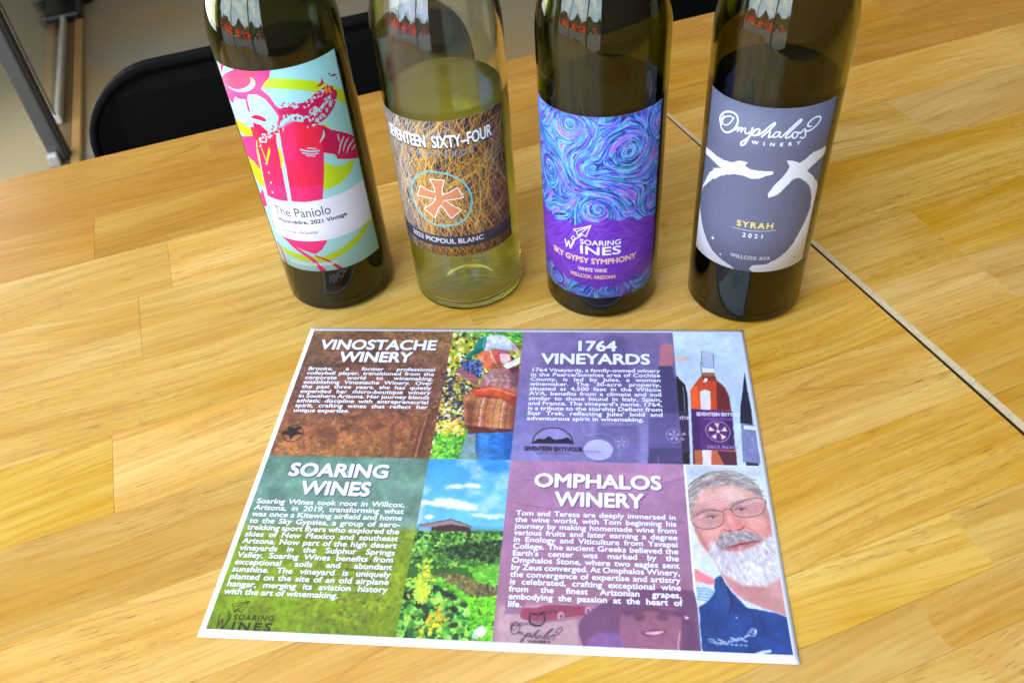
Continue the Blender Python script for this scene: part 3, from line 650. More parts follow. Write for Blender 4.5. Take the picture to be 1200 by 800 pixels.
# ------------------------------------------------------------------ the flyer's print
FS = 7.6                                   # flyer canvas pixels per millimetre
FW, FH = 279.4, 215.9
HM = np.array([[1.11883729, .415922339, -568.921634], [.00248256968, 1.57332854, -608.210953], [.000250935451, .0021031031, 1.]])
def fl(ox, oy, sc):
    """measured on the photograph's flyer, laid back onto the sheet"""
    def f(px, py):
        q = HM @ np.array([ox + px / sc, oy + py / sc, 1]); return (q[0] / q[2] * FS, q[1] / q[2] * FS)
    return f
XA, XB, XC, XD, XE = 2.7, 95.8, 141.5, 235.6, 277.2
YA, YB, YC = 2.6, 106.0, 211.7
def flyer_print():
    cv = Canvas(FW * FS, FH * FS, (236, 238, 248), lambda x, y: (x * FS, y * FS)); h, w = cv.h, cv.w; T = lambda a, b: (a, b)
    def reg(x0, y0, x1, y1):
        a = [int(round(q * FS)) for q in (x0, y0, x1, y1)]; m = np.zeros((h, w), np.float32); m[a[1]:a[3], a[0]:a[2]] = 1; return m, a
    def block(x0, y0, x1, y1, fn):
        m, a = reg(x0, y0, x1, y1); cv.a[a[1]:a[3], a[0]:a[2]] = fn(a[3] - a[1], a[2] - a[0]); cv.clip = m; return a
    def grad(hh, ww, stops):
        y = np.linspace(0, 1, hh); return np.stack([np.interp(y, [s_[0] for s_ in stops], [s_[1][c] / 255 for s_ in stops]) for c in range(3)], -1)[:, None].repeat(ww, 1)
    def rnd(a): return lambda: (rng.uniform(a[0], a[2]), rng.uniform(a[1], a[3]))
    def inpoly(pts, tf):
        P = np.array([tf(*p) for p in pts]); x0, y0 = P.min(0); x1, y1 = P.max(0)
        def f():
            for _ in range(60):
                x, y = rng.uniform(x0, x1), rng.uniform(y0, y1); ins = False; j = len(P) - 1
                for i in range(len(P)):
                    if (P[i, 1] > y) != (P[j, 1] > y) and x < (P[j, 0] - P[i, 0]) * (y - P[i, 1]) / (P[j, 1] - P[i, 1]) + P[i, 0]: ins = not ins
                    j = i
                if ins: return x, y
            return x, y
        return f
    G1, G2, G3, G4, G5, G6, G7, G8 = fl(500, 385, 5), fl(450, 530, 3.556), fl(750, 380, 4.444), fl(790, 540, 3.267), fl(580, 640, 4.8), fl(310, 470, 5.714), fl(595, 480, 5.581), fl(235, 690, 5)
    C5, C6, C7, C8 = fl(220, 380, 3.077), fl(220, 530, 3.077), fl(590, 380, 3.333), fl(570, 540, 3.158)
    # ---- brown panel: autumn leaves under a dark wash
    def brown(hh, ww):
        f = fbm(hh, ww, 7, 7, 5, .62)[..., None]; g = grad(hh, ww, [(0, (112, 78, 52)), (.35, (104, 68, 58)), (.6, (96, 58, 52)), (.85, (128, 74, 42)), (1, (132, 84, 44))])
        return g * (.45 + 1.1 * f)
    a = block(XA, YA, XB, YB, brown)
    cv.dabs(1500, rnd(a), [(128, 84, 50), (88, 54, 44), (150, 98, 60), (84, 62, 60), (112, 66, 52), (140, 96, 40)], 11, 1.6, alpha=.42)
    cv.dabs(900, lambda: (rng.uniform(a[0], a[2]), a[3] - abs(rng.normal(0, 170))), [(170, 98, 48), (178, 112, 92), (150, 84, 40), (96, 60, 60), (160, 120, 50)], 8, 1.6, alpha=.5)
    cv.dabs(500, lambda: (rng.uniform(a[0] + 350, a[2]), a[1] + abs(rng.normal(0, 90))), [(150, 104, 60), (170, 120, 76), (90, 60, 40)], 8, 1.6, alpha=.5)
    for q, al in (([(1090,90),(1130,100),(1060,385),(965,380),(1020,200)], .65), ([(840,150),(880,160),(850,370),(820,365)], .5), ([(690,170),(780,150),(830,175),(760,200),(700,195)], .6), ([(340,190),(460,190),(500,230),(420,260),(350,240)], .5)):
        cv.poly(q, (84, 46, 40), al, tf=G6, soft=4)
    cv.stroke([(1078, 110), (1040, 230), (1000, 380)], 5, (190, 130, 100), .7, tf=G6); cv.stroke([(1095, 110), (1060, 230), (1025, 380)], 3, (60, 34, 30), .7, tf=G6)
    for q in ([(955,160),(960,240),(880,350)], [(870,190),(860,300)]): cv.stroke(q, 3, (150, 120, 90), .5, tf=G6)
    # eagle roundel
    x, y = G6(188, 224); cv.oval(x, y, 46, 46, (30, 22, 22), 0, tf=T)
    cv.stroke([(x + 45 * math.cos(t), y + 46 * math.sin(t)) for t in np.linspace(0, 6.2832, 36, endpoint=False)], 3.6, (26, 18, 20), tf=T, closed=True)
    cv.poly([(108,218),(150,205),(160,180),(200,190),(215,178),(250,190),(215,205),(262,228),(215,232),(185,245),(172,272),(158,235),(130,230)], (26, 20, 24), tf=G6, rough=.8)
    cv.clip = None
    # ---- picker photo
    a = block(XB, YA, XC, YB, lambda hh, ww: grad(hh, ww, [(0, (110, 160, 50)), (.3, (200, 180, 60)), (.6, (80, 80, 60)), (1, (90, 140, 50))]))
    cv.dabs(1500, rnd(a), [(236, 206, 40), (244, 226, 90), (120, 160, 50), (60, 80, 40), (250, 246, 200), (170, 160, 60), (40, 50, 50)], 12, 1.5)
    cv.dabs(500, inpoly([(230,20),(560,20),(560,90),(440,40),(330,45)], G1), [(90, 180, 70), (160, 210, 90), (60, 140, 60)], 10, 1.5)
    cv.dabs(900, inpoly([(110,240),(260,330),(230,560),(60,600),(80,380)], G1), [(40, 40, 70), (60, 60, 100), (190, 190, 60), (90, 70, 60), (226, 180, 60), (240, 240, 220), (40, 60, 50)], 9, 1.3)
    cv.dabs(900, inpoly([(60,620),(250,600),(200,770),(10,770)], G1), [(70, 170, 50), (110, 200, 60), (50, 130, 60), (160, 210, 60)], 9, 1.4)
    ce = G1(135, 575); cv.dabs(150, lambda: (rng.normal(ce[0], 38), rng.normal(ce[1], 22)), [(250, 220, 60), (240, 200, 60), (246, 236, 160)], 8, 1.4)
    shirt = [(330,270),(380,235),(470,220),(540,250),(535,330),(525,380),(520,480),(505,600),(250,590),(215,560),(205,400),(240,380),(300,330)]
    cv.poly(shirt, (184, 112, 76), tf=G1)
    cv.poly([(330,270),(380,235),(540,250),(528,370),(300,345)], (170, 118, 120), .9, tf=G1)
    for i in range(12):
        x0 = 250 + i * 25; cv.stroke([(x0 + 40, 380), (x0 + 12, 480), (x0, 590)], rng.uniform(4, 11), [(90, 48, 44), (222, 150, 90), (240, 206, 170), (120, 66, 60), (206, 112, 50)][i % 5], .8, tf=G1)
    for i in range(9):
        y0 = 390 + i * 24; cv.stroke([(225, y0), (370, y0 + rng.uniform(0, 10)), (515, y0 + 12)], rng.uniform(2, 6), [(110, 60, 50), (230, 160, 100), (150, 84, 60)][i % 3], .5, tf=G1)
    for i in range(7): cv.stroke([(330 + i * 30, 250 + (i % 3) * 12), (370 + i * 26, 300), (350 + i * 28, 345)], rng.uniform(3, 8), [(96, 62, 84), (226, 180, 170), (140, 90, 100)][i % 3], .75, tf=G1)
    for i in range(3): cv.stroke([(330, 270 + i * 24), (430, 262 + i * 26), (535, 280 + i * 22)], 5, (110, 74, 92), .6, tf=G1)
    cv.dabs(160, inpoly(shirt, G1), [(230, 170, 130), (120, 66, 60), (206, 120, 70)], 6, 2, alpha=.5)
    # face, neck, arm, hand
    cv.poly([(290,160),(340,130),(400,120),(440,130),(470,190),(450,215),(410,225),(350,238),(320,220),(300,190)], (226, 112, 76), tf=G1, curve=True)
    cv.poly([(400,120),(470,130),(490,190),(440,215),(400,190)], (206, 90, 84), tf=G1, curve=True); cv.poly([(425,150),(475,150),(485,185),(440,205)], (236, 190, 196), tf=G1, curve=True)
    cv.stroke([(365,130),(385,180),(415,225)], [5, 7, 5], (246, 232, 226), tf=G1); cv.poly([(330,160),(350,150),(352,185),(336,190)], (190, 76, 60), .6, tf=G1, soft=2)
    cv.poly([(440,215),(545,165),(540,200),(470,240)], (240, 240, 244), tf=G1); cv.poly([(470,235),(540,215),(540,250),(500,262)], (110, 50, 60), tf=G1)
    cv.poly([(265,360),(350,338),(430,350),(525,385),(520,450),(430,405),(340,400),(270,392)], (206, 84, 50), tf=G1, curve=True); cv.stroke([(290,365),(380,352),(515,392)], [5, 10, 8], (240, 140, 110), .8, tf=G1)
    cv.poly([(165,240),(215,225),(260,240),(300,300),(280,330),(215,290),(180,262)], (150, 84, 92), tf=G1, curve=True); 
    for i in range(4): cv.stroke([(178, 245 + i * 15), (225, 238 + i * 18), (265, 250 + i * 16)], 6, (190, 120, 120), .8, tf=G1)
    cv.dabs(330, inpoly([(195,200),(250,185),(320,190),(325,235),(310,285),(270,270),(200,235)], G1), [(40, 60, 120), (70, 100, 170), (30, 40, 80), (110, 140, 200)], 6, 1.1)
    # cap
    cv.poly([(335,60),(390,38),(450,45),(500,80),(520,110),(470,130),(400,118),(330,130)], (206, 210, 222), tf=G1, curve=True); cv.poly([(490,90),(530,110),(545,170),(500,120)], (210, 170, 160), tf=G1)
    cv.poly([(205,180),(270,125),(300,65),(350,45),(335,130),(285,150),(245,172)], (26, 130, 112), tf=G1, curve=False); cv.stroke([(345,50),(330,90),(330,130)], 4, (150, 160, 175), tf=G1)
    cv.poly([(480,400),(530,390),(520,590),(470,590)], (84, 44, 44), .55, tf=G1, soft=9); cv.poly([(225,440),(260,420),(255,590),(225,580)], (90, 50, 40), .6, tf=G1, soft=7); cv.poly([(330,280),(380,250),(400,300),(340,340)], (220, 176, 170), .5, tf=G1, soft=7); cv.poly([(480,250),(540,255),(530,350),(490,345)], (96, 56, 76), .6, tf=G1, soft=8)
    cv.poly([(300,170),(330,165),(325,200),(305,200)], (248, 160, 120), .7, tf=G1, soft=4); cv.poly([(380,200),(450,205),(410,228),(370,236)], (140, 56, 48), .6, tf=G1, soft=5); cv.poly([(350,170),(390,165),(395,205),(355,210)], (238, 130, 90), .6, tf=G1, soft=6)
    cv.poly([(340,110),(500,120),(470,140),(400,128)], (130, 130, 150), .5, tf=G1, soft=5); cv.poly([(360,55),(420,45),(440,80),(370,90)], (240, 242, 248), .6, tf=G1, soft=8); cv.poly([(230,170),(290,130),(330,110),(330,130),(285,150),(245,172)], (14, 84, 76), .6, tf=G1, soft=4)
    cv.poly([(280,385),(430,400),(520,440),(520,455),(430,415),(280,398)], (126, 40, 30), .7, tf=G1, soft=4)
    # belt and jeans
    cv.poly([(235,570),(505,590),(500,605),(235,618)], (92, 44, 44), tf=G1); cv.poly([(230,618),(500,604),(492,770),(185,770)], (36, 110, 190), tf=G1)
    cv.poly([(225,622),(285,618),(280,700),(300,770),(180,770)], (120, 150, 150), tf=G1); cv.stroke([(285,620),(280,690),(290,765)], 4, (50, 70, 110), tf=G1)
    for i in range(16): y0 = rng.uniform(625, 760); x0 = rng.uniform(300, 470); cv.stroke([(x0, y0), (x0 + 60, y0 + 4)], 3, [(90, 160, 220), (20, 70, 150)][i % 2], .6, tf=G1)
    cv.poly([(300,620),(360,616),(350,770),(300,770)], (90, 160, 225), .5, tf=G1, soft=8); cv.poly([(440,610),(500,606),(494,770),(450,770)], (20, 70, 140), .6, tf=G1, soft=8); cv.poly([(250,410),(300,400),(290,590),(240,590)], (110, 60, 40), .4, tf=G1, soft=8); cv.poly([(380,400),(430,410),(410,590),(360,590)], (240, 170, 110), .4, tf=G1, soft=8)
    cv.stroke([(60,485),(150,515),(240,560)], 4, (190, 160, 130), tf=G1); cv.stroke([(225,325),(265,345),(300,352)], 7, (40, 50, 50), tf=G1)
    cv.clip = None
    # ---- purple panel with dim bottles
    a = block(XC, YA, XD, YB, lambda hh, ww: grad(hh, ww, [(0, (122, 104, 146)), (.3, (104, 88, 136)), (.6, (108, 98, 148)), (.9, (122, 116, 168)), (1, (124, 118, 166))]) * (.88 + .24 * fbm(hh, ww, 5, 5, 3)[..., None]))
    for q, c, al in (([(390,60),(470,60),(500,200),(520,330),(520,560),(360,560),(370,300)], (78, 66, 110), .5), ([(180,200),(300,150),(340,330),(300,520),(140,520)], (96, 80, 128), .35), ([(40,40),(120,60),(140,240),(60,260)], (150, 130, 170), .35)): cv.poly(q, c, al, tf=C7, curve=True, soft=9)
    cv.poly([(610,80),(625,72),(655,74),(665,90),(660,160),(607,160)], (170, 104, 116), .95, tf=C7)
    cv.poly([(605,160),(662,160),(665,200),(690,240),(700,340),(705,552),(560,552),(570,330),(590,240)], (62, 54, 94), .92, tf=C7, soft=2)
    cv.poly([(560,345),(702,345),(702,480),(565,480)], (96, 84, 134), .7, tf=C7)
    for cc, rr, al in (((664, 432), 26, .9), ((458, 460), 24, .7)):
        x, y = C7(*cc); r = rr / 3.333 / 600 * 279.4 * FS * 1.15; cv.stroke([(x + r * math.cos(t), y + r * 1.2 * math.sin(t)) for t in np.linspace(0, 6.28, 24, endpoint=False)], 3, (150, 140, 180), al, tf=T, closed=True)
        for k in range(5):
            t = -math.pi / 2 + k * 1.2566; cv.poly([(x + .1 * r * math.cos(t + 1.5), y + .1 * r * math.sin(t + 1.5)), (x + .75 * r * math.cos(t - .28), y + .9 * r * math.sin(t - .28)), (x + .75 * r * math.cos(t + .28), y + .9 * r * math.sin(t + .28))], (170, 158, 190), al, tf=T)
    draw_text(cv, 'SEVENTEEN SIXTY', *[q / FS for q in C7(378, 392)], 3.2, (150, 142, 190), .6, width=21, alpha=.8)
    cv.oval(*C7(366, 488), 62, 55, (170, 168, 214), .9, tf=T); x, y = C7(366, 488)
    cv.stroke([(x + 70 * math.cos(t), y + 62 * math.sin(t)) for t in np.linspace(0, 6.28, 24, endpoint=False)], 4, (96, 88, 140), .6, tf=T, closed=True)
    draw_text(cv, 'ARIZONA', *[q / FS for q in C7(306, 500)], 2.3, (110, 104, 150), .4, width=10); cv.stroke([C7(305, 506), C7(400, 508)], 2, (110, 104, 150), .8, tf=T)
    for q in ([(300,330),(310,420),(340,430)], [(205,400),(210,440)], [(520,510),(522,550)], [(600,510),(604,552)], [(330,430),(390,425),(440,460),(450,530)], [(160,545),(230,560)]): cv.stroke([C7(*p) for p in q], 4, (150, 142, 190), .45, tf=T)
    # hill roundel and its words
    cv.poly([(152,218),(175,160),(225,125),(290,115),(350,128),(400,165),(424,222)], (150, 142, 188), .35, tf=G7, curve=False)
    cv.stroke([(152,218),(172,165),(222,128),(290,118),(352,130),(402,168),(422,220)], 5, (26, 22, 42), tf=G7)
    cv.poly([(150,220),(190,185),(225,192),(262,172),(300,195),(345,190),(385,178),(428,222)], (26, 22, 42), tf=G7)
    draw_text(cv, 'SEVENTEEN SIXTY-FOUR', *[q / FS for q in G7(100, 266)], 4.3, (26, 20, 40), 1.3, width=32.5); draw_text(cv, 'VINEYARDS', *[q / FS for q in G7(170, 290)], 2.4, (70, 60, 96), .3, width=19.5)
    cv.clip = None
    # ---- bottle photo
    a = block(XD, YA, XE, YB, lambda hh, ww: grad(hh, ww, [(0, (208, 224, 250)), (.5, (186, 204, 240)), (1, (200, 212, 244))]) * (.97 + .06 * fbm(hh, ww, 3, 3, 2)[..., None]))
    cv.poly([(178,170),(250,158),(258,180),(180,192)], (236, 190, 160), .8, tf=G3, soft=3); cv.poly([(190,130),(260,120),(250,150),(190,150)], (180, 206, 214), .7, tf=G3, soft=4)
    cv.poly([(150,110),(172,102),(176,250),(200,275),(235,310),(247,360),(258,735),(150,735)], (30, 26, 36), tf=G3)
    cv.poly([(155,95),(174,100),(178,215),(155,215)], (190, 120, 104), tf=G3); cv.poly([(153,215),(178,215),(182,262),(205,290),(150,290)], (34, 28, 42), tf=G3); cv.poly([(150,440),(250,455),(256,660),(150,680)], (62, 44, 74), tf=G3)
    cv.stroke([(225,320),(232,450)], 5, (120, 130, 160), .8, tf=G3)
    draw_text(cv, 'SIXTY-FOUR', *[q / FS for q in G3(190, 492)], 3.4, (226, 220, 236), 1.0, width=10.5)
    for k in range(5):
        x, y = G3(205, 575); t = -math.pi / 2 + k * 1.2566; r = 26
        cv.poly([(x, y), (x + r * math.cos(t - .25), y + r * 1.3 * math.sin(t - .25)), (x + r * math.cos(t + .25), y + r * 1.3 * math.sin(t + .25))], (190, 170, 186), .8, tf=T)
    ros = [(318,262),(392,262),(400,285),(440,320),(465,370),(475,440),(505,735),(275,735),(265,440),(262,340),(290,300)]
    cv.poly(ros, (208, 74, 40), tf=G3); cv.poly([(395,285),(440,320),(465,370),(475,440),(400,445),(400,300)], (92, 34, 42), .85, tf=G3, soft=2); cv.poly([(268,330),(300,310),(312,440),(268,440)], (244, 96, 30), .9, tf=G3, soft=2)
    cv.poly([(312,345),(335,335),(368,345),(368,440),(316,440)], (232, 222, 240), tf=G3); cv.poly([(318,262),(392,262),(400,290),(330,290)], (110, 50, 50), .8, tf=G3); cv.poly([(326,295),(340,275),(355,278),(345,298)], (246, 232, 240), tf=G3)
    cv.poly([(275,650),(500,650),(505,735),(275,735)], (190, 96, 60), tf=G3); cv.poly([(320,650),(370,650),(368,735),(325,735)], (226, 214, 232), tf=G3); cv.poly([(400,655),(500,660),(505,735),(440,735)], (80, 40, 60), tf=G3); cv.poly([(272,650),(280,650),(283,735),(274,735)], (70, 30, 40), tf=G3)
    cv.poly([(265,438),(478,446),(495,650),(275,650)], (86, 44, 112), tf=G3); cv.poly([(265,438),(310,440),(312,650),(275,650)], (60, 32, 84), .8, tf=G3, soft=3); cv.poly([(440,450),(478,446),(495,650),(460,650)], (58, 30, 80), .8, tf=G3, soft=3)
    draw_text(cv, 'SEVENTEEN SIXTY-FOUR', *[q / FS for q in G3(292, 472)], 3.7, (230, 222, 240), 1.2, width=27.5); draw_text(cv, 'VINEYARDS', *[q / FS for q in G3(330, 494)], 2.2, (150, 120, 176), .3, width=16); draw_text(cv, '2022 ROSE', *[q / FS for q in G3(345, 640)], 2.6, (180, 160, 200), .5, width=17)
    x, y = G3(405, 553); r = 50; cv.stroke([(x + r * math.cos(t), y + r * 1.12 * math.sin(t)) for t in np.linspace(0, 6.28, 28, endpoint=False)], 3, (196, 176, 206), tf=T, closed=True)
    for k in range(5):
        t = -math.pi / 2 + k * 1.2566; cv.poly([(x + 6 * math.cos(t + 1.6), y + 6 * math.sin(t + 1.6)), (x + r * .8 * math.cos(t - .3), y + r * .95 * math.sin(t - .3)), (x + r * .8 * math.cos(t + .3), y + r * .95 * math.sin(t + .3)), (x + 6 * math.cos(t - 1.6), y + 6 * math.sin(t - 1.6))], (232, 202, 176), tf=T)
    cv.poly([(322,132),(385,138),(388,222),(330,218)], (176, 190, 214), .8, tf=G3); cv.stroke([(322,135),(322,180),(332,218),(385,222),(386,150)], 3, (90, 92, 110), tf=G3, curve=False); cv.poly([(330,222),(385,222),(386,245),(325,245)], (224, 226, 240), tf=G3); cv.poly([(322,246),(390,246),(392,264),(318,264)], (150, 96, 60), tf=G3)
    cv.stroke([(318,190),(320,246)], 3, (60, 56, 66), tf=G3)
    cv.poly([(548,240),(560,330),(582,440),(590,520),(522,510),(524,430),(538,330)], (34, 36, 56), tf=G3); cv.poly([(526,508),(600,520),(628,720),(535,712)], (120, 126, 170), tf=G3); cv.poly([(540,520),(600,525),(604,545),(540,540)], (220, 226, 244), tf=G3)
    for i in range(20): x0 = rng.uniform(535, 600); y0 = rng.uniform(555, 700); cv.stroke([(x0, y0), (x0 + 16, y0 + rng.choice([-18, 18]))], 1.6, (170, 176, 206), .7, tf=G3)
    cv.poly([(550,712),(620,720),(620,742),(552,735)], (40, 36, 50), tf=G3); cv.clip = None
    # ---- green panel
    def green(hh, ww):
        g = grad(hh, ww, [(0, (84, 118, 104)), (.22, (92, 126, 112)), (.42, (96, 126, 104)), (.455, (104, 122, 30)), (.7, (106, 128, 14)), (.9, (112, 136, 12)), (1, (92, 112, 14))])
        return g * (.72 + .55 * fbm(hh, ww, 8, 10, 5, .62)[..., None])
    a = block(XA, YB, XB, YC, green)
    cut = a[1] + int((a[3] - a[1]) * .45)
    cv.dabs(1900, lambda: (rng.uniform(a[0], a[2]), rng.uniform(cut, a[3])), [(96, 122, 16), (120, 146, 20), (78, 96, 20), (140, 150, 60), (70, 110, 10), (112, 104, 40)], 11, 2.2, alpha=.38)
    cv.dabs(420, lambda: (rng.normal(a[0] + 520, 80), rng.normal(cut + 190, 110)), [(84, 74, 44), (110, 100, 70), (60, 60, 30)], 10, 2, alpha=.4)
    for i in range(10):
        y0 = rng.uniform(a[1] + 20, cut - 40); x0 = rng.uniform(a[0], a[2]); cv.oval(x0, y0, rng.uniform(60, 160), rng.uniform(10, 26), [(120, 150, 136), (76, 108, 92)][i % 2], .35, tf=T, soft=10)
    airplane = lambda tf, c, k: airplane_logo(cv, tf, c, k)
    def pl(px, py):      # logo drawn in the label crop's own units, set down on the panel
        if px < 300 and py > 333: px, py = 230 + (px - 230) * 1.25, py + (py - 333) * .55 + (4 if px < 262 else 0)
        return ((7.2 + (px - 230) * (27.8 / 404)) * FS, (211.5 - (440 - py) * (15.5 / 200)) * FS)
    airplane(pl, (34, 40, 14), 2.6); draw_text(cv, 'SOARING', 14.4, 206.2, 3.9, (34, 40, 14), .8, width=20.4, sp=.1); draw_text(cv, 'INES', 14.8, 211.4, 5.9, (28, 34, 12), 1.3, width=20, sp=.15)
    cv.clip = None
    # ---- vineyard photo
    a = block(XB, YB, XC, YC, lambda hh, ww: grad(hh, ww, [(0, (60, 150, 236)), (.2, (90, 176, 244)), (.4, (100, 184, 246)), (.46, (60, 110, 40)), (.7, (70, 120, 36)), (1, (90, 160, 40))]))
    sky_y = G2(300, 320)[1]
    f = fbm(a[3] - a[1], a[2] - a[0], 3, 9, 5, .6); m = np.clip((f - .52) * 5, 0, 1)[..., None] * .6; ys = (np.arange(a[1], a[3]) < sky_y)[:, None, None]; m = m * ys
    R_ = cv.a[a[1]:a[3], a[0]:a[2]]; R_[:] = R_ * (1 - m) + C3((196, 222, 246)) * m
    cv.clip[:int(sky_y)] *= 1
    for q, rx, ry in (((240,205),42,16), ((280,215),60,20), ((330,228),50,16), ((215,215),36,10), ((160,210),26,8), ((180,270),14,6), ((360,140),40,10), ((290,145),50,7), ((440,265),80,7)):
        x, y = G2(*q); cv.oval(x, y, rx, ry, (236, 242, 250), .75, tf=T, soft=5)
        for _ in range(8): cv.oval(x + rng.normal(0, rx * .5), y + rng.normal(0, ry * .5), rng.uniform(6, 16), rng.uniform(5, 10), (240, 244, 252), .6, tf=T, soft=3)
    cv.poly([(400,60),(520,40),(520,80),(420,90)], (30, 120, 220), .6, tf=G2, soft=8)
    cv.poly([(188,345),(188,308),(275,284),(352,308),(352,345)], (66, 40, 48), tf=G2); cv.poly([(140,308),(190,305),(190,345),(135,345)], (120, 160, 190), tf=G2); cv.poly([(140,304),(275,280),(358,308),(352,314),(275,300),(200,312),(140,312)], (150, 126, 124), tf=G2); cv.stroke([(140,304),(275,280),(358,310)], 4, (70, 56, 66), tf=G2, curve=False)
    def gy(y): return G2(300, y)[1]
    cv.poly([(60,330),(530,330),(530,830),(0,830)], (48, 92, 30), tf=G2)
    cv.dabs(1100, lambda: (rng.uniform(a[0], a[2]), rng.uniform(gy(332), gy(480))), [(40, 84, 36), (70, 130, 50), (110, 170, 60), (26, 50, 30), (150, 200, 90), (60, 110, 40)], 9, 1.6)
    cv.dabs(450, inpoly([(180,400),(480,370),(470,460),(300,440)], G2), [(20, 36, 26), (30, 56, 34), (70, 120, 50)], 9, 1.5)
    cv.poly([(200,520),(300,510),(460,560),(450,610),(360,600)], (120, 92, 62), .95, tf=G2); cv.dabs(320, inpoly([(180,500),(300,510),(460,560),(450,610),(360,600)], G2), [(150, 120, 84), (80, 60, 50), (104, 84, 50), (96, 130, 50)], 7, 2)
    cv.dabs(500, inpoly([(140,500),(220,520),(350,600),(300,640),(110,560)], G2), [(96, 180, 40), (130, 206, 50), (70, 150, 40)], 9, 2)
    cv.dabs(500, inpoly([(340,480),(470,470),(460,560),(380,540)], G2), [(96, 180, 40), (80, 160, 40), (130, 200, 70)], 8, 2)
    cv.dabs(900, inpoly([(330,610),(470,600),(460,790),(300,790)], G2), [(110, 206, 30), (140, 224, 50), (80, 176, 30)], 8, 2.4)
    cv.dabs(1500, inpoly([(60,560),(150,510),(330,640),(340,790),(40,780)], G2), [(90, 170, 60), (130, 210, 70), (30, 60, 40), (40, 90, 40), (170, 226, 90), (60, 130, 50), (28, 40, 30)], 15, 1.5)
    cc = G2(150, 560); cv.dabs(120, lambda: (rng.normal(cc[0], 16), rng.normal(cc[1], 55)), [(220, 226, 60), (190, 216, 60), (160, 200, 60)], 11, 1.8); cd = G2(205, 700); cv.dabs(46, lambda: (rng.normal(cd[0], 20), rng.normal(cd[1], 42)), [(226, 206, 30), (236, 190, 30), (200, 210, 60)], 11, 1.8); cv.dabs(12, inpoly([(370,740),(400,740),(400,765),(370,765)], G2), [(240, 240, 240)], 14, 1.2)
    cv.stroke([(425,545),(424,600)], 5, (50, 36, 34), tf=G2); cv.clip = None
    # ---- mauve panel with a dim scene
    a = block(XC, YB, XD, YC, lambda hh, ww: grad(hh, ww, [(0, (158, 112, 146)), (.5, (142, 98, 130)), (.75, (140, 96, 118)), (1, (148, 108, 124))]) * (.93 + .13 * fbm(hh, ww, 4, 5, 3)[..., None]))
    for q in ([(80,80),(200,70),(330,110)], [(330,150),(350,60),(340,20)], [(360,20),(480,50),(640,80),(735,60)], [(75,150),(250,180),(420,170),(740,230)], [(600,100),(560,200),(640,300),(720,260)]): cv.stroke(q, 3, (104, 70, 100), .6, tf=C8)
    cv.poly([(380,60),(500,40),(640,60),(735,30),(735,50),(640,80),(500,65)], (190, 130, 160), .45, tf=C8, soft=4)
    for q in ([(420,350),(500,420),(640,380)], [(200,60),(250,200),(230,330)]): cv.stroke(q, 3, (120, 78, 112), .5, tf=C8)
    for i in range(26): x0 = rng.uniform(30, 720); y0 = rng.uniform(330, 420); cv.stroke([(x0, y0), (x0 + rng.uniform(20, 60), y0 + rng.uniform(-20, 20))], 2, (112, 76, 108), .5, tf=C8)
    cv.poly([(900,230),(1110,250),(1040,300),(760,270)], (170, 60, 130), .6, tf=G5, soft=5); cv.poly([(0,330),(440,330),(460,560),(0,560)], (182, 150, 152), .55, tf=G5, soft=8)
    cv.poly([(50,310),(160,305),(150,380),(40,380)], (110, 70, 100), .6, tf=G5, soft=2)
    cv.poly([(130,400),(150,350),(220,345),(300,330),(510,340),(530,360),(520,385),(420,395),(300,415),(190,420)], (132, 48, 74), .95, tf=G5, curve=True); cv.poly([(205,372),(330,352),(345,372),(215,395)], (90, 44, 66), .8, tf=G5)
    for q in ((358, 392), (512, 362)): x, y = G5(*q); cv.oval(x, y, 13, 17, (176, 140, 156), .9, tf=T); cv.oval(x, y, 6, 8, (96, 60, 80), .9, tf=T)
    cv.poly([(60,440),(190,425),(520,390),(420,410),(210,440),(120,450)], (90, 62, 84), .6, tf=G5, soft=2)
    cv.clip[:, int(XD * FS):int((XD + 9) * FS)] = 1; cv.clip[:int(YB * FS)] = 0; cv.clip[int(YC * FS):] = 0
    # the hat and smiling face at the bottom
    cv.poly([(455,460),(480,400),(560,340),(660,290),(760,250),(950,235),(1080,245),(1120,280),(1160,560),(1170,640),(520,640),(480,560)], (92, 54, 88), .85, tf=G5, curve=True)
    cv.poly([(700,380),(760,350),(920,340),(1040,380),(1040,620),(740,620),(690,480)], (144, 88, 108), .75, tf=G5, curve=True)
    cv.poly([(700,360),(860,335),(1050,370),(1040,400),(860,360),(720,395)], (80, 44, 76), .8, tf=G5, soft=5); cv.poly([(500,540),(560,480),(690,490),(730,620),(520,620)], (126, 84, 144), .7, tf=G5, soft=6)
    for q in ((800, 400), (930, 400)): x, y = G5(*q); cv.oval(x, y, 22, 12, (92, 46, 66), .75, tf=T, soft=3)
    cv.stroke([(775,385),(810,378),(840,390)], 5, (84, 42, 60), .7, tf=G5); cv.stroke([(905,385),(935,376),(965,390)], 5, (84, 42, 60), .7, tf=G5)
    cv.stroke([(868,400),(862,430),(885,440)], 5, (112, 56, 74), .8, tf=G5); cv.poly([(815,480),(880,470),(950,470),(935,492),(880,505),(830,500)], (104, 44, 64), .9, tf=G5, curve=True); cv.poly([(828,484),(880,478),(938,475),(920,490),(870,498)], (206, 160, 176), .95, tf=G5, curve=True)
    cv.poly([(1040,390),(1110,420),(1150,640),(1030,640)], (84, 50, 80), .8, tf=G5, soft=4); cv.stroke([(1030,480),(1020,560),(1035,620)], 4, (206, 150, 160), .8, tf=G5); cv.poly([(1055,390),(1085,400),(1060,412)], (220, 180, 190), tf=G5)
    cv.clip = None
    # ---- portrait photo
    a = block(XD + 1.2, YB + .4, XE, YC, lambda hh, ww: grad(hh, ww, [(0, (206, 214, 232)), (.3, (222, 228, 244)), (1, (206, 216, 240))]) * (.95 + .08 * fbm(hh, ww, 3, 4, 3)[..., None]))
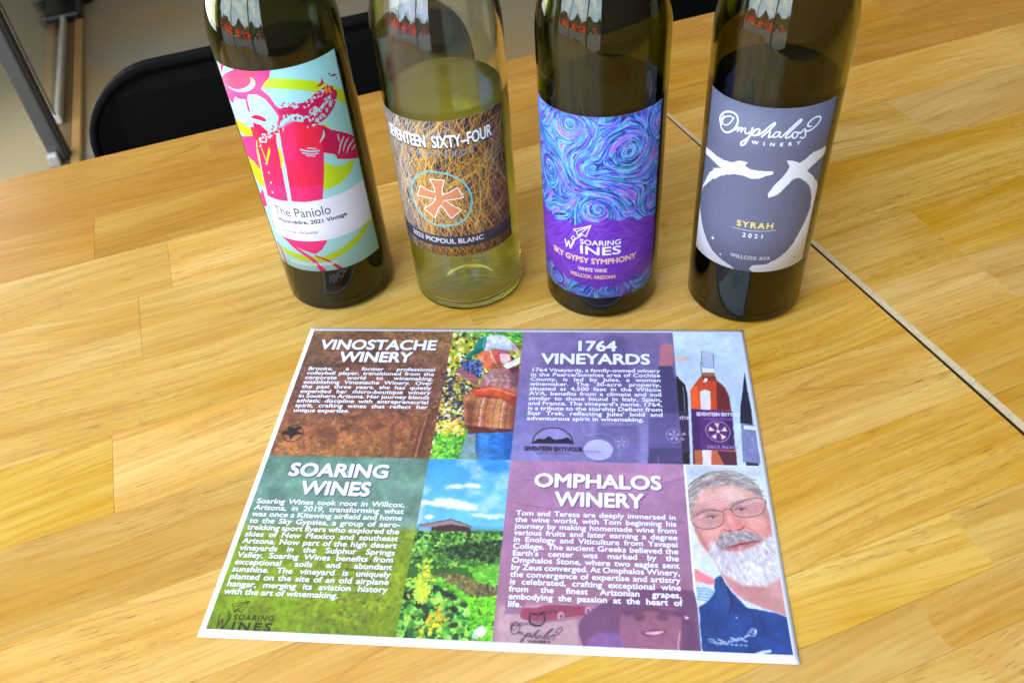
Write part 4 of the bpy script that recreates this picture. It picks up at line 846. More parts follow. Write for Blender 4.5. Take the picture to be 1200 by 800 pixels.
    cv.poly([(68,410),(110,430),(155,455),(150,470),(80,455)], (240, 130, 140), tf=G4, curve=True, soft=1)
    for i in range(9): cv.stroke([(82, 486 + i * 5), (115, 484 + i * 6), (150, 500 + i * 4)], 3, [(40, 90, 160), (120, 170, 210)][i % 2], .8, tf=G4)
    cv.poly([(60,30),(160,20),(340,40),(340,60),(60,60)], (180, 190, 212), .6, tf=G4, soft=6)
    shirt = [(150,450),(175,435),(200,480),(270,560),(330,570),(400,585),(432,600),(460,748),(100,730),(90,560),(130,530),(150,500)]
    cv.poly(shirt, (24, 58, 122), tf=G4)
    sh = fbm(cv.h, cv.w, 40, 30, 3)[..., None]; tone = (C3((14, 40, 100)) * sh + C3((36, 84, 160)) * (1 - sh)).astype(np.float32); cv.poly(shirt, tone, .8, tf=G4)
    skin = [(62,160),(90,105),(150,85),(240,80),(310,105),(340,140),(365,200),(375,260),(385,330),(400,380),(398,440),(350,480),(250,470),(185,425),(140,370),(90,300),(70,240)]
    cv.poly([(170,420),(300,470),(400,400),(425,470),(432,595),(395,580),(330,560),(260,530),(205,480)], (206, 150, 148), tf=G4, curve=False)
    cv.poly([(200,440),(330,480),(415,540),(430,595),(330,560),(240,520)], (176, 116, 116), .5, tf=G4, soft=8)
    for i in range(8): cv.stroke([(230 + i * 18, 490 + i * 5), (290 + i * 16, 520 + i * 6), (350 + i * 10, 540 + i * 7)], 3, (190, 126, 120), .5, tf=G4)
    cv.poly(skin, (216, 150, 140), tf=G4, curve=True)
    cv.poly([(90,120),(200,95),(310,120),(340,160),(240,165),(160,175),(80,195)], (226, 176, 168), .8, tf=G4, soft=10); cv.poly([(130,260),(200,250),(190,330),(150,370),(100,310)], (222, 140, 132), .8, tf=G4, soft=8)
    cv.poly([(290,215),(360,220),(375,290),(300,270)], (214, 138, 132), .8, tf=G4, soft=8); cv.poly([(62,180),(85,240),(130,350),(110,330),(70,250)], (170, 110, 108), .6, tf=G4, soft=5)
    for i in range(4): cv.stroke([(110 + i * 4, 130 + i * 12), (200, 112 + i * 13), (300, 125 + i * 11)], 2.5, (190, 132, 124), .45, tf=G4)
    # hair
    hair = [(40,140),(50,95),(90,60),(150,35),(230,38),(290,65),(325,100),(340,140),(320,130),(270,100),(200,88),(140,95),(100,115),(75,150),(66,200),(50,240),(28,230),(20,180)]
    cv.poly(hair, (150, 136, 134), tf=G4, curve=True); hp = inpoly(hair, G4)
    cv.dabs(560, hp, [(196, 186, 184), (132, 118, 118), (160, 146, 142), (214, 206, 206), (112, 96, 98)], 20, 7, ang=lambda x, y: -.25 + (x / FS - 256) * .03, alpha=.5)
    # shading of the face, eyes, brows, spectacles
    cv.poly([(70,190),(110,150),(130,180),(110,260),(90,270)], (190, 122, 116), .5, tf=G4, curve=True, soft=10); cv.poly([(330,150),(360,200),(372,260),(345,240)], (186, 120, 118), .6, tf=G4, curve=True, soft=8)
    cv.poly([(95,205),(140,190),(190,200),(180,240),(120,250)], (176, 112, 112), .6, tf=G4, curve=True, soft=10); cv.poly([(215,180),(260,160),(330,155),(320,200),(240,205)], (176, 112, 112), .6, tf=G4, curve=True, soft=10)
    cv.poly([(120,265),(170,255),(175,290),(130,310)], (236, 168, 160), .7, tf=G4, curve=True, soft=9); cv.poly([(290,225),(345,220),(350,255),(300,262)], (236, 168, 160), .7, tf=G4, curve=True, soft=9)
    cv.poly([(180,110),(240,100),(260,140),(200,150)], (244, 206, 200), .6, tf=G4, curve=True, soft=12)
    for q, r in (((143, 212), 22), ((252, 182), 24)):
        x, y = G4(*q); cv.stroke([(x - r, y + 4), (x - 6, y - 3), (x + r, y - 6)], [4, 8, 4], (84, 54, 62), tf=T); cv.oval(x + 2, y + 2, 8, 4, (40, 30, 40), .95, tf=T, soft=1); cv.oval(x - 8, y + 3, 5, 2.5, (210, 190, 194), .8, tf=T, soft=1)
        cv.stroke([(x - r, y - 8), (x - 2, y - 15), (x + r, y - 14)], 4, (150, 92, 94), .8, tf=T); cv.stroke([(x - r, y + 13), (x, y + 18), (x + r, y + 8)], 4, (184, 120, 118), .8, tf=T)
        for k in range(3): cv.stroke([(x - r - 6, y + k * 5 - 2), (x - r - 18, y + k * 8 - 8)], 2, (170, 104, 102), .6, tf=T)
    cv.stroke([(85,203),(120,182),(175,190)], [5, 11, 6], (150, 128, 126), .8, tf=G4); cv.stroke([(210,167),(250,152),(305,144)], [6, 12, 5], (156, 134, 132), .8, tf=G4)
    lens1 = [(62,225),(80,205),(130,188),(180,192),(188,215),(175,245),(130,258),(85,250)]; lens2 = [(218,180),(240,160),(300,140),(345,145),(350,170),(330,200),(280,212),(235,205)]
    for l in (lens1, lens2): cv.poly(l, (232, 206, 212), .18, tf=G4, curve=True); cv.stroke(l, 2.8, (72, 56, 66), .9, tf=G4, closed=True)
    cv.stroke([(182,190),(198,180),(218,182)], 3, (80, 60, 66), tf=G4); cv.stroke([(348,150),(352,165)], 3, (80, 60, 66), tf=G4); cv.stroke([(90,215),(110,205)], 3, (250, 236, 240), .8, tf=G4); cv.stroke([(260,168),(300,155)], 3, (250, 236, 240), .7, tf=G4)
    # nose
    cv.poly([(195,195),(215,195),(255,225),(272,245),(255,262),(215,268),(188,258),(185,235)], (218, 136, 130), .9, tf=G4, curve=True, soft=2); cv.poly([(200,205),(215,205),(225,235),(205,240)], (244, 176, 170), .7, tf=G4, soft=4)
    cv.stroke([(188,258),(200,266),(215,262)], 5, (140, 62, 70), tf=G4); cv.stroke([(240,262),(258,258),(268,248)], 5, (140, 62, 70), tf=G4); cv.stroke([(180,262),(168,290),(160,320)], 4, (180, 100, 100), .7, tf=G4); cv.stroke([(275,250),(310,270),(340,295)], 4, (180, 100, 100), .7, tf=G4)
    # beard and moustache
    beard = [(140,300),(165,335),(190,350),(260,345),(340,310),(380,280),(392,340),(406,400),(398,445),(345,474),(260,466),(200,434),(160,395),(132,345)]
    cv.poly(beard, (214, 208, 214), .95, tf=G4, curve=True, soft=6); bp_ = inpoly(beard, G4)
    cv.poly([(160,330),(200,360),(210,430),(165,390)], (176, 160, 166), .7, tf=G4, curve=True, soft=8); cv.poly([(230,400),(330,390),(370,440),(300,465),(240,455)], (236, 232, 238), .8, tf=G4, curve=True, soft=10); cv.poly([(350,320),(390,330),(398,400),(370,400)], (190, 176, 184), .7, tf=G4, curve=True, soft=8)
    cv.dabs(900, bp_, [(240, 238, 244), (196, 188, 194), (226, 222, 228), (172, 162, 168)], 13, 5, ang=lambda x, y: 1.35 - (x / FS - 262) * .03, alpha=.4)
    must = [(160,305),(178,282),(220,268),(270,266),(320,280),(348,298),(305,302),(250,308),(205,326),(178,336),(162,325)]
    cv.poly(must, (168, 154, 158), .95, tf=G4, curve=True, soft=2); cv.dabs(330, inpoly(must, G4), [(216, 210, 214), (126, 112, 118), (104, 90, 96), (190, 180, 186)], 10, 5, ang=lambda x, y: .9 - (x / FS - 262) * .08, alpha=.5)
    cv.poly([(195,332),(240,312),(300,305),(338,300),(302,322),(250,336),(205,342)], (184, 110, 116), .9, tf=G4, curve=True, soft=2); cv.stroke([(200,330),(250,317),(325,303)], [3, 6, 3], (104, 44, 56), tf=G4)
    cv.dabs(200, inpoly([(180,338),(330,320),(370,400),(230,420)], G4), [(240, 238, 244), (214, 208, 214), (190, 180, 186)], 10, 5, ang=lambda x, y: 1.4, alpha=.45)
    # collar and the embroidered name
    cv.poly([(150,450),(175,435),(195,475),(210,560),(200,585),(160,520)], (38, 74, 134), tf=G4); cv.poly([(165,455),(180,450),(185,475)], (60, 60, 80), tf=G4); cv.stroke([(200,480),(215,540),(205,585)], 4, (10, 28, 74), tf=G4); cv.stroke([(270,560),(300,590),(300,680)], 4, (12, 34, 88), .7, tf=G4)
    def em(px, py):      # the name is mirrored on the shirt
        return G4(312 - (px - 220) * .235, 640 + (px - 220) * .047 + (py - 240) * .17)
    for p, wd in SCRIPT: cv.stroke(p, 2.6, (206, 216, 236), tf=em)
    for i in range(6): cv.stroke([(175 + i * 18, 700 + i * 1.5), (183 + i * 18, 700 + i * 1.5)], 4, (196, 206, 230), tf=G4, curve=False)
    cv.poly([(300,735),(365,722),(370,732),(330,742)], (190, 206, 232), tf=G4); x, y = G4(235, 600); cv.oval(x, y, 3, 4, (210, 216, 230), tf=T)
    cv.clip = None
    # ring logo and name of the last winery
    x, y = G5(224, 408); DK = (34, 20, 34)
    cv.stroke([(186,385),(180,415),(195,440),(222,447),(250,440),(266,415),(262,388)], [4, 5, 6, 7, 6, 5, 4], DK, tf=G5); cv.stroke([(182,375),(205,380),(228,382)], [3, 7, 2], DK, tf=G5); cv.stroke([(236,390),(250,378),(270,368)], [3, 7, 3], DK, tf=G5)
    def om(px, py): return ((149.4 + (px - 220) * (24.6 / 795)) * FS, (201.4 + (py - 240) * (9.5 / 260)) * FS)
    for p, wd in SCRIPT: cv.stroke(p, wd * .36, DK, tf=om)
    draw_text(cv, 'WINERY', 158, 211.0, 1.8, DK, .5, width=10.5)
    def fx(x0, y0, x1, y1, warp, cell, light, chroma, blur):
        a = [int(round(q * FS)) for q in (x0, y0, x1, y1)]; Z = cv.a[a[1]:a[3], a[0]:a[2]].copy(); hh, ww = Z.shape[:2]
        Y, X = np.mgrid[0:hh, 0:ww].astype(np.float32)
        for cl, am in ((cell, warp), (cell * .4, warp * .5)):
            Y += (fbm(hh, ww, ww / cl, hh / cl, 2) - .5) * am * 4; X += (fbm(hh, ww, ww / cl, hh / cl, 2) - .5) * am * 4
        yi = np.clip(Y, 0, hh - 1).astype(int); xi = np.clip(X, 0, ww - 1).astype(int); Z = Z[yi, xi]
        for _ in range(blur):
            P_ = np.pad(Z, ((1, 1), (1, 1), (0, 0)), mode='edge'); Z = (P_[:-2, 1:-1] + P_[2:, 1:-1] + P_[1:-1, :-2] + P_[1:-1, 2:] + 2 * Z) / 6
        Z *= 1 + (fbm(hh, ww, ww / 26, hh / 26, 4, .7) - .5)[..., None] * light
        Z *= 1 + np.stack([fbm(hh, ww, ww / 40, hh / 40, 3) - .5 for _ in range(3)], -1) * chroma
        cv.a[a[1]:a[3], a[0]:a[2]] = np.clip(Z, 0, 1)
    fx(XB, YA, XC, YB, 1.5, 16, .5, .2, 2); fx(XB, YB, XC, YB + 47, 1.2, 14, .06, .03, 2); fx(XB, YB + 47, XC, YC, 1.9, 14, .5, .2, 2); fx(XD, YA, XE, YB, .8, 30, .14, .08, 3); fx(XD + 1.2, YB + .4, XE, YC, 1.2, 22, .15, .08, 4)
    fx(XC, YB, XD, YC, .8, 24, .16, .08, 5); fx(XC, YA, XD, YB, .7, 24, .18, .08, 4); fx(XA, YA, XB, YB, .9, 20, .45, .12, 1); fx(XA, YB, XB, YC, .5, 20, .3, .1, 1)
    # ---- photographic softness and grain over the whole print
    ys, xs_ = slice(int(YA * FS), int(YC * FS)), slice(int(XA * FS), int(XE * FS)); Z = cv.a[ys, xs_]
    for ax in (0, 1): Z = (np.roll(Z, 1, ax) + 2 * Z + np.roll(Z, -1, ax)) / 4
    hh, ww = Z.shape[:2]; gr = (rng.normal(0, .022, (hh, ww)) + .5 * (fbm(hh, ww, ww / 7, hh / 7, 2) - .5) * .16 + (fbm(hh, ww, 22, 17, 4) - .5) * .14)[..., None]
    Z = Z * (1 + gr) ; Z = np.clip(Z, 0, 1); cv.a[ys, xs_] = Z.astype(np.float32)
    for x0, x1, y0, y1 in ((XA, XB, YA, YC), (XC, XD, YA, YC)):
        q = cv.a[int(y0 * FS):int(y1 * FS), int(x0 * FS):int(x1 * FS)]; q *= 1.09; q += .012
    # ---- headlines and copy
    WH = (238, 238, 248)
    def head(s, x0, x1, y, dark):
        E, wn_ = text_edges(s, 12.2); 
        draw_text(cv, s, x0 + .5, y + .5, 12.4, dark, 5.4, width=x1 - x0, alpha=.85); draw_text(cv, s, x0, y, 12.4, WH, 3.7, width=x1 - x0)
    head('VINOSTACHE', 10.6, 86.6, 19.8, (60, 40, 60)); head('WINERY', 25.8, 72.2, 30.9, (60, 40, 60))
    head('SOARING', 17.6, 74.8, 119.9, (60, 60, 90)); head('WINES', 27.6, 66.6, 132.0, (60, 60, 90))
    head('1764', 174.6, 200.6, 19.4, (84, 70, 120)); head('VINEYARDS', 154.4, 220.8, 30.7, (84, 70, 120))
    head('OMPHALOS', 155.4, 223.4, 123.1, (96, 70, 110)); head('WINERY', 167.4, 213.4, 135.0, (96, 70, 110))
    justified(cv, ['Brooke, a former professional', 'volleyball player, transitioned from the', 'corporate world to winemaking,', 'establishing Vinostache Winery. Over', 'the past three years, she has quietly', 'expanded her micro-boutique winery', 'in Southern Arizona. Her journey blends', 'athletic discipline with entrepreneurial', 'spirit, crafting wines that reflect her', 'unique expertise.'], 7.8, 88.9, 38.6, 3.86, 4.25, WH, 1.1, (50, 30, 40))
    justified(cv, ['1764 Vineyards, a family-owned winery', 'in the Pearce/Sunsites area of Cochise', 'County, is led by Jules, a woman', 'winemaker. The 30-acre property,', 'situated at 4,500 feet in the Wilcox', 'AVA, benefits from a climate and soil', 'similar to those found in Italy, Spain,', "and France. The vineyard's name, 1764,", 'is a tribute to the starship Defiant from', "Star Trek, reflecting Jules' bold and", 'adventurous spirit in winemaking.'], 148.4, 226.4, 37.6, 3.88, 4.25, WH, 1.1, (70, 56, 110))
    justified(cv, ['Soaring Wines took root in Willcox,', 'Arizona, in 2019, transforming what', 'was once a Kitewing airfield and home', 'to the Sky Gypsies, a group of aero-', 'trekking sport flyers who explored the', 'skies of New Mexico and southeast', 'Arizona. Now part of the high desert', 'vineyards in the Sulphur Springs', 'Valley, Soaring Wines benefits from', 'exceptional soils and abundant', 'sunshine. The vineyard is uniquely', 'planted on the site of an old airplane', 'hangar, merging its aviation history', 'with the art of winemaking.'], 5.2, 87.4, 138.8, 4.16, 4.55, WH, 1.2, (40, 60, 30))
    justified(cv, ['Tom and Teresa are deeply immersed in', 'the wine world, with Tom beginning his', 'journey by making homemade wine from', 'various fruits and later earning a degree', 'in Enology and Viticulture from Yavapai', 'College. The ancient Greeks believed the', "Earth's center was marked by the", 'Omphalos Stone, where two eagles sent', 'by Zeus converged. At Omphalos Winery,', 'the convergence of expertise and artistry', 'is celebrated, crafting exceptional wine', 'from the finest Arizonian grapes,', 'embodying the passion at the heart of', 'life.'], 147.2, 229.8, 141.8, 3.98, 4.45, WH, 1.15, (90, 60, 90))
    return cv
FLYER = print_mat('flyer_print', flyer_print().image('flyer_print'), .42, 0, .45)
PAPER = plain('white_paper', (.74, .76, .84), .6, nscale=300, namt=.02, bump=.02)

# ------------------------------------------------------------------ tables
GA = math.radians(25.2)

def stave_table(name, s0, s1, rows, joints, right_edge, left_edge, origin, rz, label, th=.028):
    """rows: list of t boundaries from the back; joints: {row index: [s, ...]}"""
    t = empty(name, origin, rz); tag(t, label, 'table', 'pair of pale wood dining tables')
    r = random.Random(len(rows) * 7 + 3); g = .00005
    for i in range(len(rows) - 1):
        ta, tb = rows[i + 1], rows[i]
        js = sorted(joints.get(i, []))
        if not js: js = [s0 + r.uniform(.12, .30)]
        while js[-1] + .36 < s1: js.append(js[-1] + r.uniform(.30, .62))
        while js[0] - .36 > s0: js.insert(0, js[0] - r.uniform(.30, .62))
        js = [j for j in js if s0 + .05 < j < s1 - .05]
        cuts = [None] + js + [None]
        for a, b in zip(cuts, cuts[1:]):
            la = [(left_edge(ta) if a is None else a + g), (left_edge(tb) if a is None else a + g)]
            rb = [(right_edge(ta) if b is None else b - g), (right_edge(tb) if b is None else b - g)]
            top = r.uniform(-.00004, .0)
            P = [(la[0], ta + g), (rb[0], ta + g), (rb[1], tb - g), (la[1], tb - g)]
            bm = bmesh.new(); lo = [bm.verts.new((x, y, -th)) for x, y in P]; hi = [bm.verts.new((x, y, top)) for x, y in P]
            bm.faces.new(lo[::-1]); bm.faces.new(hi)
            for k in range(4): bm.faces.new((lo[k], lo[(k + 1) % 4], hi[(k + 1) % 4], hi[k]))
            te = [e_ for e_ in bm.edges if all(v in hi for v in e_.verts)]
            def outer(e_):
                m_ = (e_.verts[0].co + e_.verts[1].co) / 2; return (b is None and abs(m_.x - (rb[0] + rb[1]) / 2) < .002) or (a is None and abs(m_.x - (la[0] + la[1]) / 2) < .002) or (i == 0 and abs(m_.y - tb) < .001) or (i == len(rows) - 2 and abs(m_.y - ta) < .001)
            out_e = [e_ for e_ in te if outer(e_)]; in_e = [e_ for e_ in te if e_ not in out_e]
            if in_e: bmesh.ops.bevel(bm, geom=in_e, offset=.00010, segments=1, affect='EDGES')
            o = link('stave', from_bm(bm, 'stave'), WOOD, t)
            k_ = r.random(); o.color = [(1.02, 1.03, 1.10, 1), (1, 1, 1.04, 1), (.97, .95, .92, 1), (.93, .89, .80, 1)][0 if k_ < .25 else 1 if k_ < .6 else 2 if k_ < .85 else 3] if (i > 2) else [(.84, .74, .54, 1), (.78, .66, .44, 1), (.72, .58, .36, 1)][0 if k_ < .25 else 1 if k_ < .65 else 2]  # rear rows tinted deeper: dimmer light at the back painted into the boards
    return t
TH = .028
re1 = lambda t_: .2557 + (.2866 - t_) * .0200
le2 = lambda t_: .2604 + (.2926 - t_) * .0272
rows1 = [.4605, .4205, .3618, .3030, .2430, .1788, .1138, .0540, -.0040, -.0590, -.1180, -.1510, -.1768, -.2360, -.2900, -.3400]
j1 = {2: [-.218], 3: [-.165], 4: [-.1885], 5: [-.45, .02], 6: [-.209], 7: [-.52, .11], 8: [-.02], 10: [.146, .1935], 11: [.146], 12: [.154], 9: [-.30]}
j1[10] = [.1934]; j1[11] = [.1458]; j1[12] = [.1535]; j1[1] = [-.33, .12]; j1[0] = [-.12]
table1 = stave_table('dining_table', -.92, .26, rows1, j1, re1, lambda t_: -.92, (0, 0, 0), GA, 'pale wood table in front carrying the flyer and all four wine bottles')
rows2 = [.4605, .4130, .3560, .2960, .2330, .1700, .0980, .0400, -.0070, -.0650, -.1260, -.1820, -.2400, -.3400]
j2 = {6: [.345], 7: [.3436], 5: [.52], 4: [.43], 3: [.60], 2: [.40], 1: [.55], 0: [.38], 8: [.47]}
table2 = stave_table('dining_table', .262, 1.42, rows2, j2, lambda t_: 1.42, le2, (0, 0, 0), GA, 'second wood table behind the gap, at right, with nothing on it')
for tb, cx in ((table1, -.33), (table2, .84)):
    link('column', tube_mesh('column', [(cx, .06, -.715), (cx, .06, -.029)], .038, 20), plain('black_iron', (.02, .02, .022), .45), tb, True)
    link('base_foot', box_mesh('base_foot', cx - .28, cx + .28, .02, .10, -.74, -.716, .006), plain('black_iron', (.02, .02, .022), .45), tb)
    link('base_foot', box_mesh('base_foot', cx - .04, cx + .04, -.22, .34, -.7399, -.7145, .006), plain('black_iron', (.02, .02, .022), .45), tb)
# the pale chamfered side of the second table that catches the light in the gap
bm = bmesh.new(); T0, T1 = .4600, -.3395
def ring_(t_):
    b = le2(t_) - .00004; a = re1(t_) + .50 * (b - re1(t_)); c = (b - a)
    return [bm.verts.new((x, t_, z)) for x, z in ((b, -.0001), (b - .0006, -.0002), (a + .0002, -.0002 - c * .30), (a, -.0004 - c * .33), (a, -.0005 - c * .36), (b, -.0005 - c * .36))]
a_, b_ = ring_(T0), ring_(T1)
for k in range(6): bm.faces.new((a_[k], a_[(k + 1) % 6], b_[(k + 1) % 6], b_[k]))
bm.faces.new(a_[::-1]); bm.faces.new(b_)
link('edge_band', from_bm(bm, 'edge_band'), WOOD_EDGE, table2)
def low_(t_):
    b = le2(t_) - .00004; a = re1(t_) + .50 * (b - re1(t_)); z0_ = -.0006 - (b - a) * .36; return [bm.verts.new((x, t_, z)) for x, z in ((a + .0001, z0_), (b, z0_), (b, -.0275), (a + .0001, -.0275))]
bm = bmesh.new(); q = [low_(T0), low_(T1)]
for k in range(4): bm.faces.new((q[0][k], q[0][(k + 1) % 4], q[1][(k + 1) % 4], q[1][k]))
bm.faces.new(q[0][::-1]); bm.faces.new(q[1]); link('gap_shade_strip', from_bm(bm, 'gap_shade_strip'), plain('edge_shade_brown', (.085, .042, .016), .7), table2)  # dark brown strip: the shade in the gap, put in as colour

# ------------------------------------------------------------------ flyer: one sheet, slightly curled
flyer = empty('flyer', (0, 0, 0)); tag(flyer, 'printed paper flyer with four winery panels lying before the bottles', 'flyer')
def sheet_z(x, y):      # x, y in mm from the top left corner
    u, v = x / FW, y / FH
    z = .12 + .45 * max(0, v - .72) ** 2 * 14 * (.55 + .45 * math.sin(u * 7.5 + .4)) + .5 * max(0, abs(u - .5) * 2 - .8) ** 2 * 6 * v + .16 * math.sin(u * 9) * math.sin(v * 6) + .16
    return z / 1000
def grid_vals(cuts, step):
    out = []
    for a, b in zip(cuts, cuts[1:]):
        n = max(1, int(round((b - a) / step))); out += [a + (b - a) * k / n for k in range(n)]
    return out + [cuts[-1]]
GX = grid_vals([0, XA, XB, XC, XD, XE, FW], 7); GY = grid_vals([0, YA, YB, YC, FH], 7)
def P3(x, y, dz=0): return (-FW / 2000 + x / 1000, FH / 2000 - y / 1000, sheet_z(x, y) + dz)
def sheet_part(name, x0, y0, x1, y1, mat, label=None, margin=False):
    bm = bmesh.new(); uvl = bm.loops.layers.uv.new('UVMap'); V = {}
    def vert(x, y, k):
        key = (round(x, 4), round(y, 4), k)
        if key not in V: V[key] = bm.verts.new(P3(x, y, -.00012 * k))
        return V[key]
    def face(vs, xy):
        f = bm.faces.new(vs)
        for l, (x, y) in zip(f.loops, xy): l[uvl].uv = (x / FW, 1 - y / FH)
        f.smooth = True
    for xa, xb in zip(GX, GX[1:]):
        for ya, yb in zip(GY, GY[1:]):
            mx, my = (xa + xb) / 2, (ya + yb) / 2
            inside = XA < mx < XE and YA < my < YC
            q = [(xa, yb), (xb, yb), (xb, ya), (xa, ya)]
            if margin:
                if not inside: face([vert(x, y, 0) for x, y in q], q)
                face([vert(x, y, 1) for x, y in q][::-1], q[::-1])
            elif x0 < mx < x1 and y0 < my < y1: face([vert(x, y, 0) for x, y in q], q)
    if margin:
        ring = [(x, 0) for x in GX] + [(FW, y) for y in GY[1:]] + [(x, FH) for x in GX[::-1][1:]] + [(0, y) for y in GY[::-1][1:-1]]
        for p, q in zip(ring, ring[1:] + ring[:1]): face([vert(*p, 0), vert(*q, 0), vert(*q, 1), vert(*p, 1)], [p, q, q, p])
    me = bpy.data.meshes.new(name); bm.to_mesh(me); bm.free()
    o = link(name, me, mat, flyer)
    if label: o['label'] = label
    return o
sheet_part('sheet', 0, 0, FW, FH, PAPER, margin=True)
for nm, x0, y0, x1, y1, lb in (('text_panel', XA, YA, XB, YB, 'brown panel headed VINOSTACHE WINERY'), ('photo_panel', XB, YA, XC, YB, 'photo of a grape picker in a green and white cap'),
        ('text_panel', XC, YA, XD, YB, 'purple panel headed 1764 VINEYARDS'), ('photo_panel', XD, YA, XE, YB, 'photo of wine bottles on pale blue'),
        ('text_panel', XA, YB, XB, YC, 'green panel headed SOARING WINES'), ('photo_panel', XB, YB, XC, YC, 'photo of a vineyard and barn under blue sky'),
        ('text_panel', XC, YB, XD, YC, 'mauve panel headed OMPHALOS WINERY'), ('photo_panel', XD, YB, XE, YC, 'photo of a bearded man in spectacles and navy shirt')):
    sheet_part(nm, x0, y0, x1, y1, FLYER, lb)

# ------------------------------------------------------------------ bottles
def revolve(name, prof, seg=128, closed=True):
    bm = bmesh.new(); rings = []
    for r, z in prof:
        rings.append([bm.verts.new((0, 0, z))] if r < 1e-6 else [bm.verts.new((r * math.cos(2 * math.pi * k / seg), r * math.sin(2 * math.pi * k / seg), z)) for k in range(seg)])
    pr = list(zip(rings, rings[1:])) + ([(rings[-1], rings[0])] if closed else [])
    for a, b in pr:
        for k in range(seg):
            k2 = (k + 1) % seg
            if len(a) == 1 and len(b) == 1: break
            if len(a) == 1: bm.faces.new((a[0], b[k2], b[k]))
            elif len(b) == 1: bm.faces.new((a[k], a[k2], b[0]))
            else: bm.faces.new((a[k], a[k2], b[k2], b[k]))
    me = from_bm(bm, name)
    for p in me.polygons: p.use_smooth = True
    return me
def arc(cx, cz, r, a0, a1, n): return [(cx + r * math.cos(math.radians(a0 + (a1 - a0) * k / n)), cz + r * math.sin(math.radians(a0 + (a1 - a0) * k / n))) for k in range(n + 1)]
def bottle_profiles(R, zs, wall=.0028):
    zn = zs + .045; rn = .0145; o = []; i = []
    zn = zs + .046
    def shoulder(d):      # round shoulder turning into the neck; d = glass thickness
        out = []
        for k in range(1, 25):
            t = k / 25; out.append((rn - d * .9 + (R - rn - d * .1) * (1 - t ** 2.15) ** .62, zs + (zn - zs) * t))
        return out
    heel = arc(R - .0045, .0045, .0045, -90, 0, 8)
    punt = [(0, .021), (.004, .0205), (.009, .0185), (.015, .0135), (.020, .0075), (.0245, .0026), (R - .009, .0006)]
    o = punt + heel + [(R, zs * .5), (R, zs)] + shoulder(0) + [(rn, zn + .004), (rn + .0002, .283)] + arc(rn + .0002, .2865, .0022, -60, 60, 4) + [(rn - .0006, .300), (rn - .0036, .300)]
    ri = R - wall; rni = rn - .0035
    heel_i = arc(ri - .006, .0105, .006, -90, 0, 8); punt_i = [(0, .0245), (.004, .0240), (.009, .0220), (.015, .0172), (.020, .0115), (.0245, .0068), (ri - .0072, .0047)]
    sh = shoulder(wall)[::-1]
    inner = [(rni, .299), (rni, zn + .004)] + sh + [(ri, zs), (ri, zs * .5)] + heel_i[::-1] + punt_i[::-1]
    return o + inner, ri, heel_i, punt_i
def label_mesh(name, R, th0, th1, z0, z1, n=64, thick=.00012):
    bm = bmesh.new(); uvl = bm.loops.layers.uv.new('UVMap'); R0 = R - .00010      # glued on: the backing bites a tenth of a millimetre into the glass
    thick = .00020
    def v(r, th, z): a = math.radians(th); return bm.verts.new((r * math.sin(a), -r * math.cos(a), z))
    g = [[[v(R0 + thick * k, th0 + (th1 - th0) * i / n, z0 + (z1 - z0) * j / 4) for j in range(5)] for i in range(n + 1)] for k in (0, 1)]
    for i in range(n):
        for j in range(4):
            f = bm.faces.new((g[1][i][j], g[1][i + 1][j], g[1][i + 1][j + 1], g[1][i][j + 1])); f.smooth = True
            for l, (a, b) in zip(f.loops, ((i, j), (i + 1, j), (i + 1, j + 1), (i, j + 1))): l[uvl].uv = (a / n, b / 4)
            f = bm.faces.new((g[0][i][j], g[0][i][j + 1], g[0][i + 1][j + 1], g[0][i + 1][j])); f.material_index = 1; f.smooth = True
    for i in range(n):
        for j in (0, 4): f = bm.faces.new((g[0][i][j], g[0][i + 1][j], g[1][i + 1][j], g[1][i][j]) if j == 0 else (g[1][i][j], g[1][i + 1][j], g[0][i + 1][j], g[0][i][j])); f.material_index = 1
    for j in range(4):
        for i in (0, n): f = bm.faces.new((g[0][i][j], g[1][i][j], g[1][i][j + 1], g[0][i][j + 1]) if i == 0 else (g[1][i][j], g[0][i][j], g[0][i][j + 1], g[1][i][j + 1])); f.material_index = 1
    me = bpy.data.meshes.new(name); bm.to_mesh(me); bm.free(); return me
LABEL_BACK = plain('label_backing', (.86, .85, .80), .7)
_n = LABEL_BACK.node_tree; _tr = _n.nodes.new('ShaderNodeBsdfTranslucent'); _tr.inputs[0].default_value = (.9, .9, .85, 1); _mx = _n.nodes.new('ShaderNodeMixShader'); _mx.inputs[0].default_value = .4
_n.links.new(_n.nodes['Principled BSDF'].outputs[0], _mx.inputs[1]); _n.links.new(_tr.outputs[0], _mx.inputs[2]); _n.links.new(_mx.outputs[0], _n.nodes['Material Output'].inputs['Surface'])
CORK = plain('cork', (.45, .30, .16), .8, nscale=400)
FOIL = plain('dark_foil_cap', (.03, .028, .03), .35, .6)
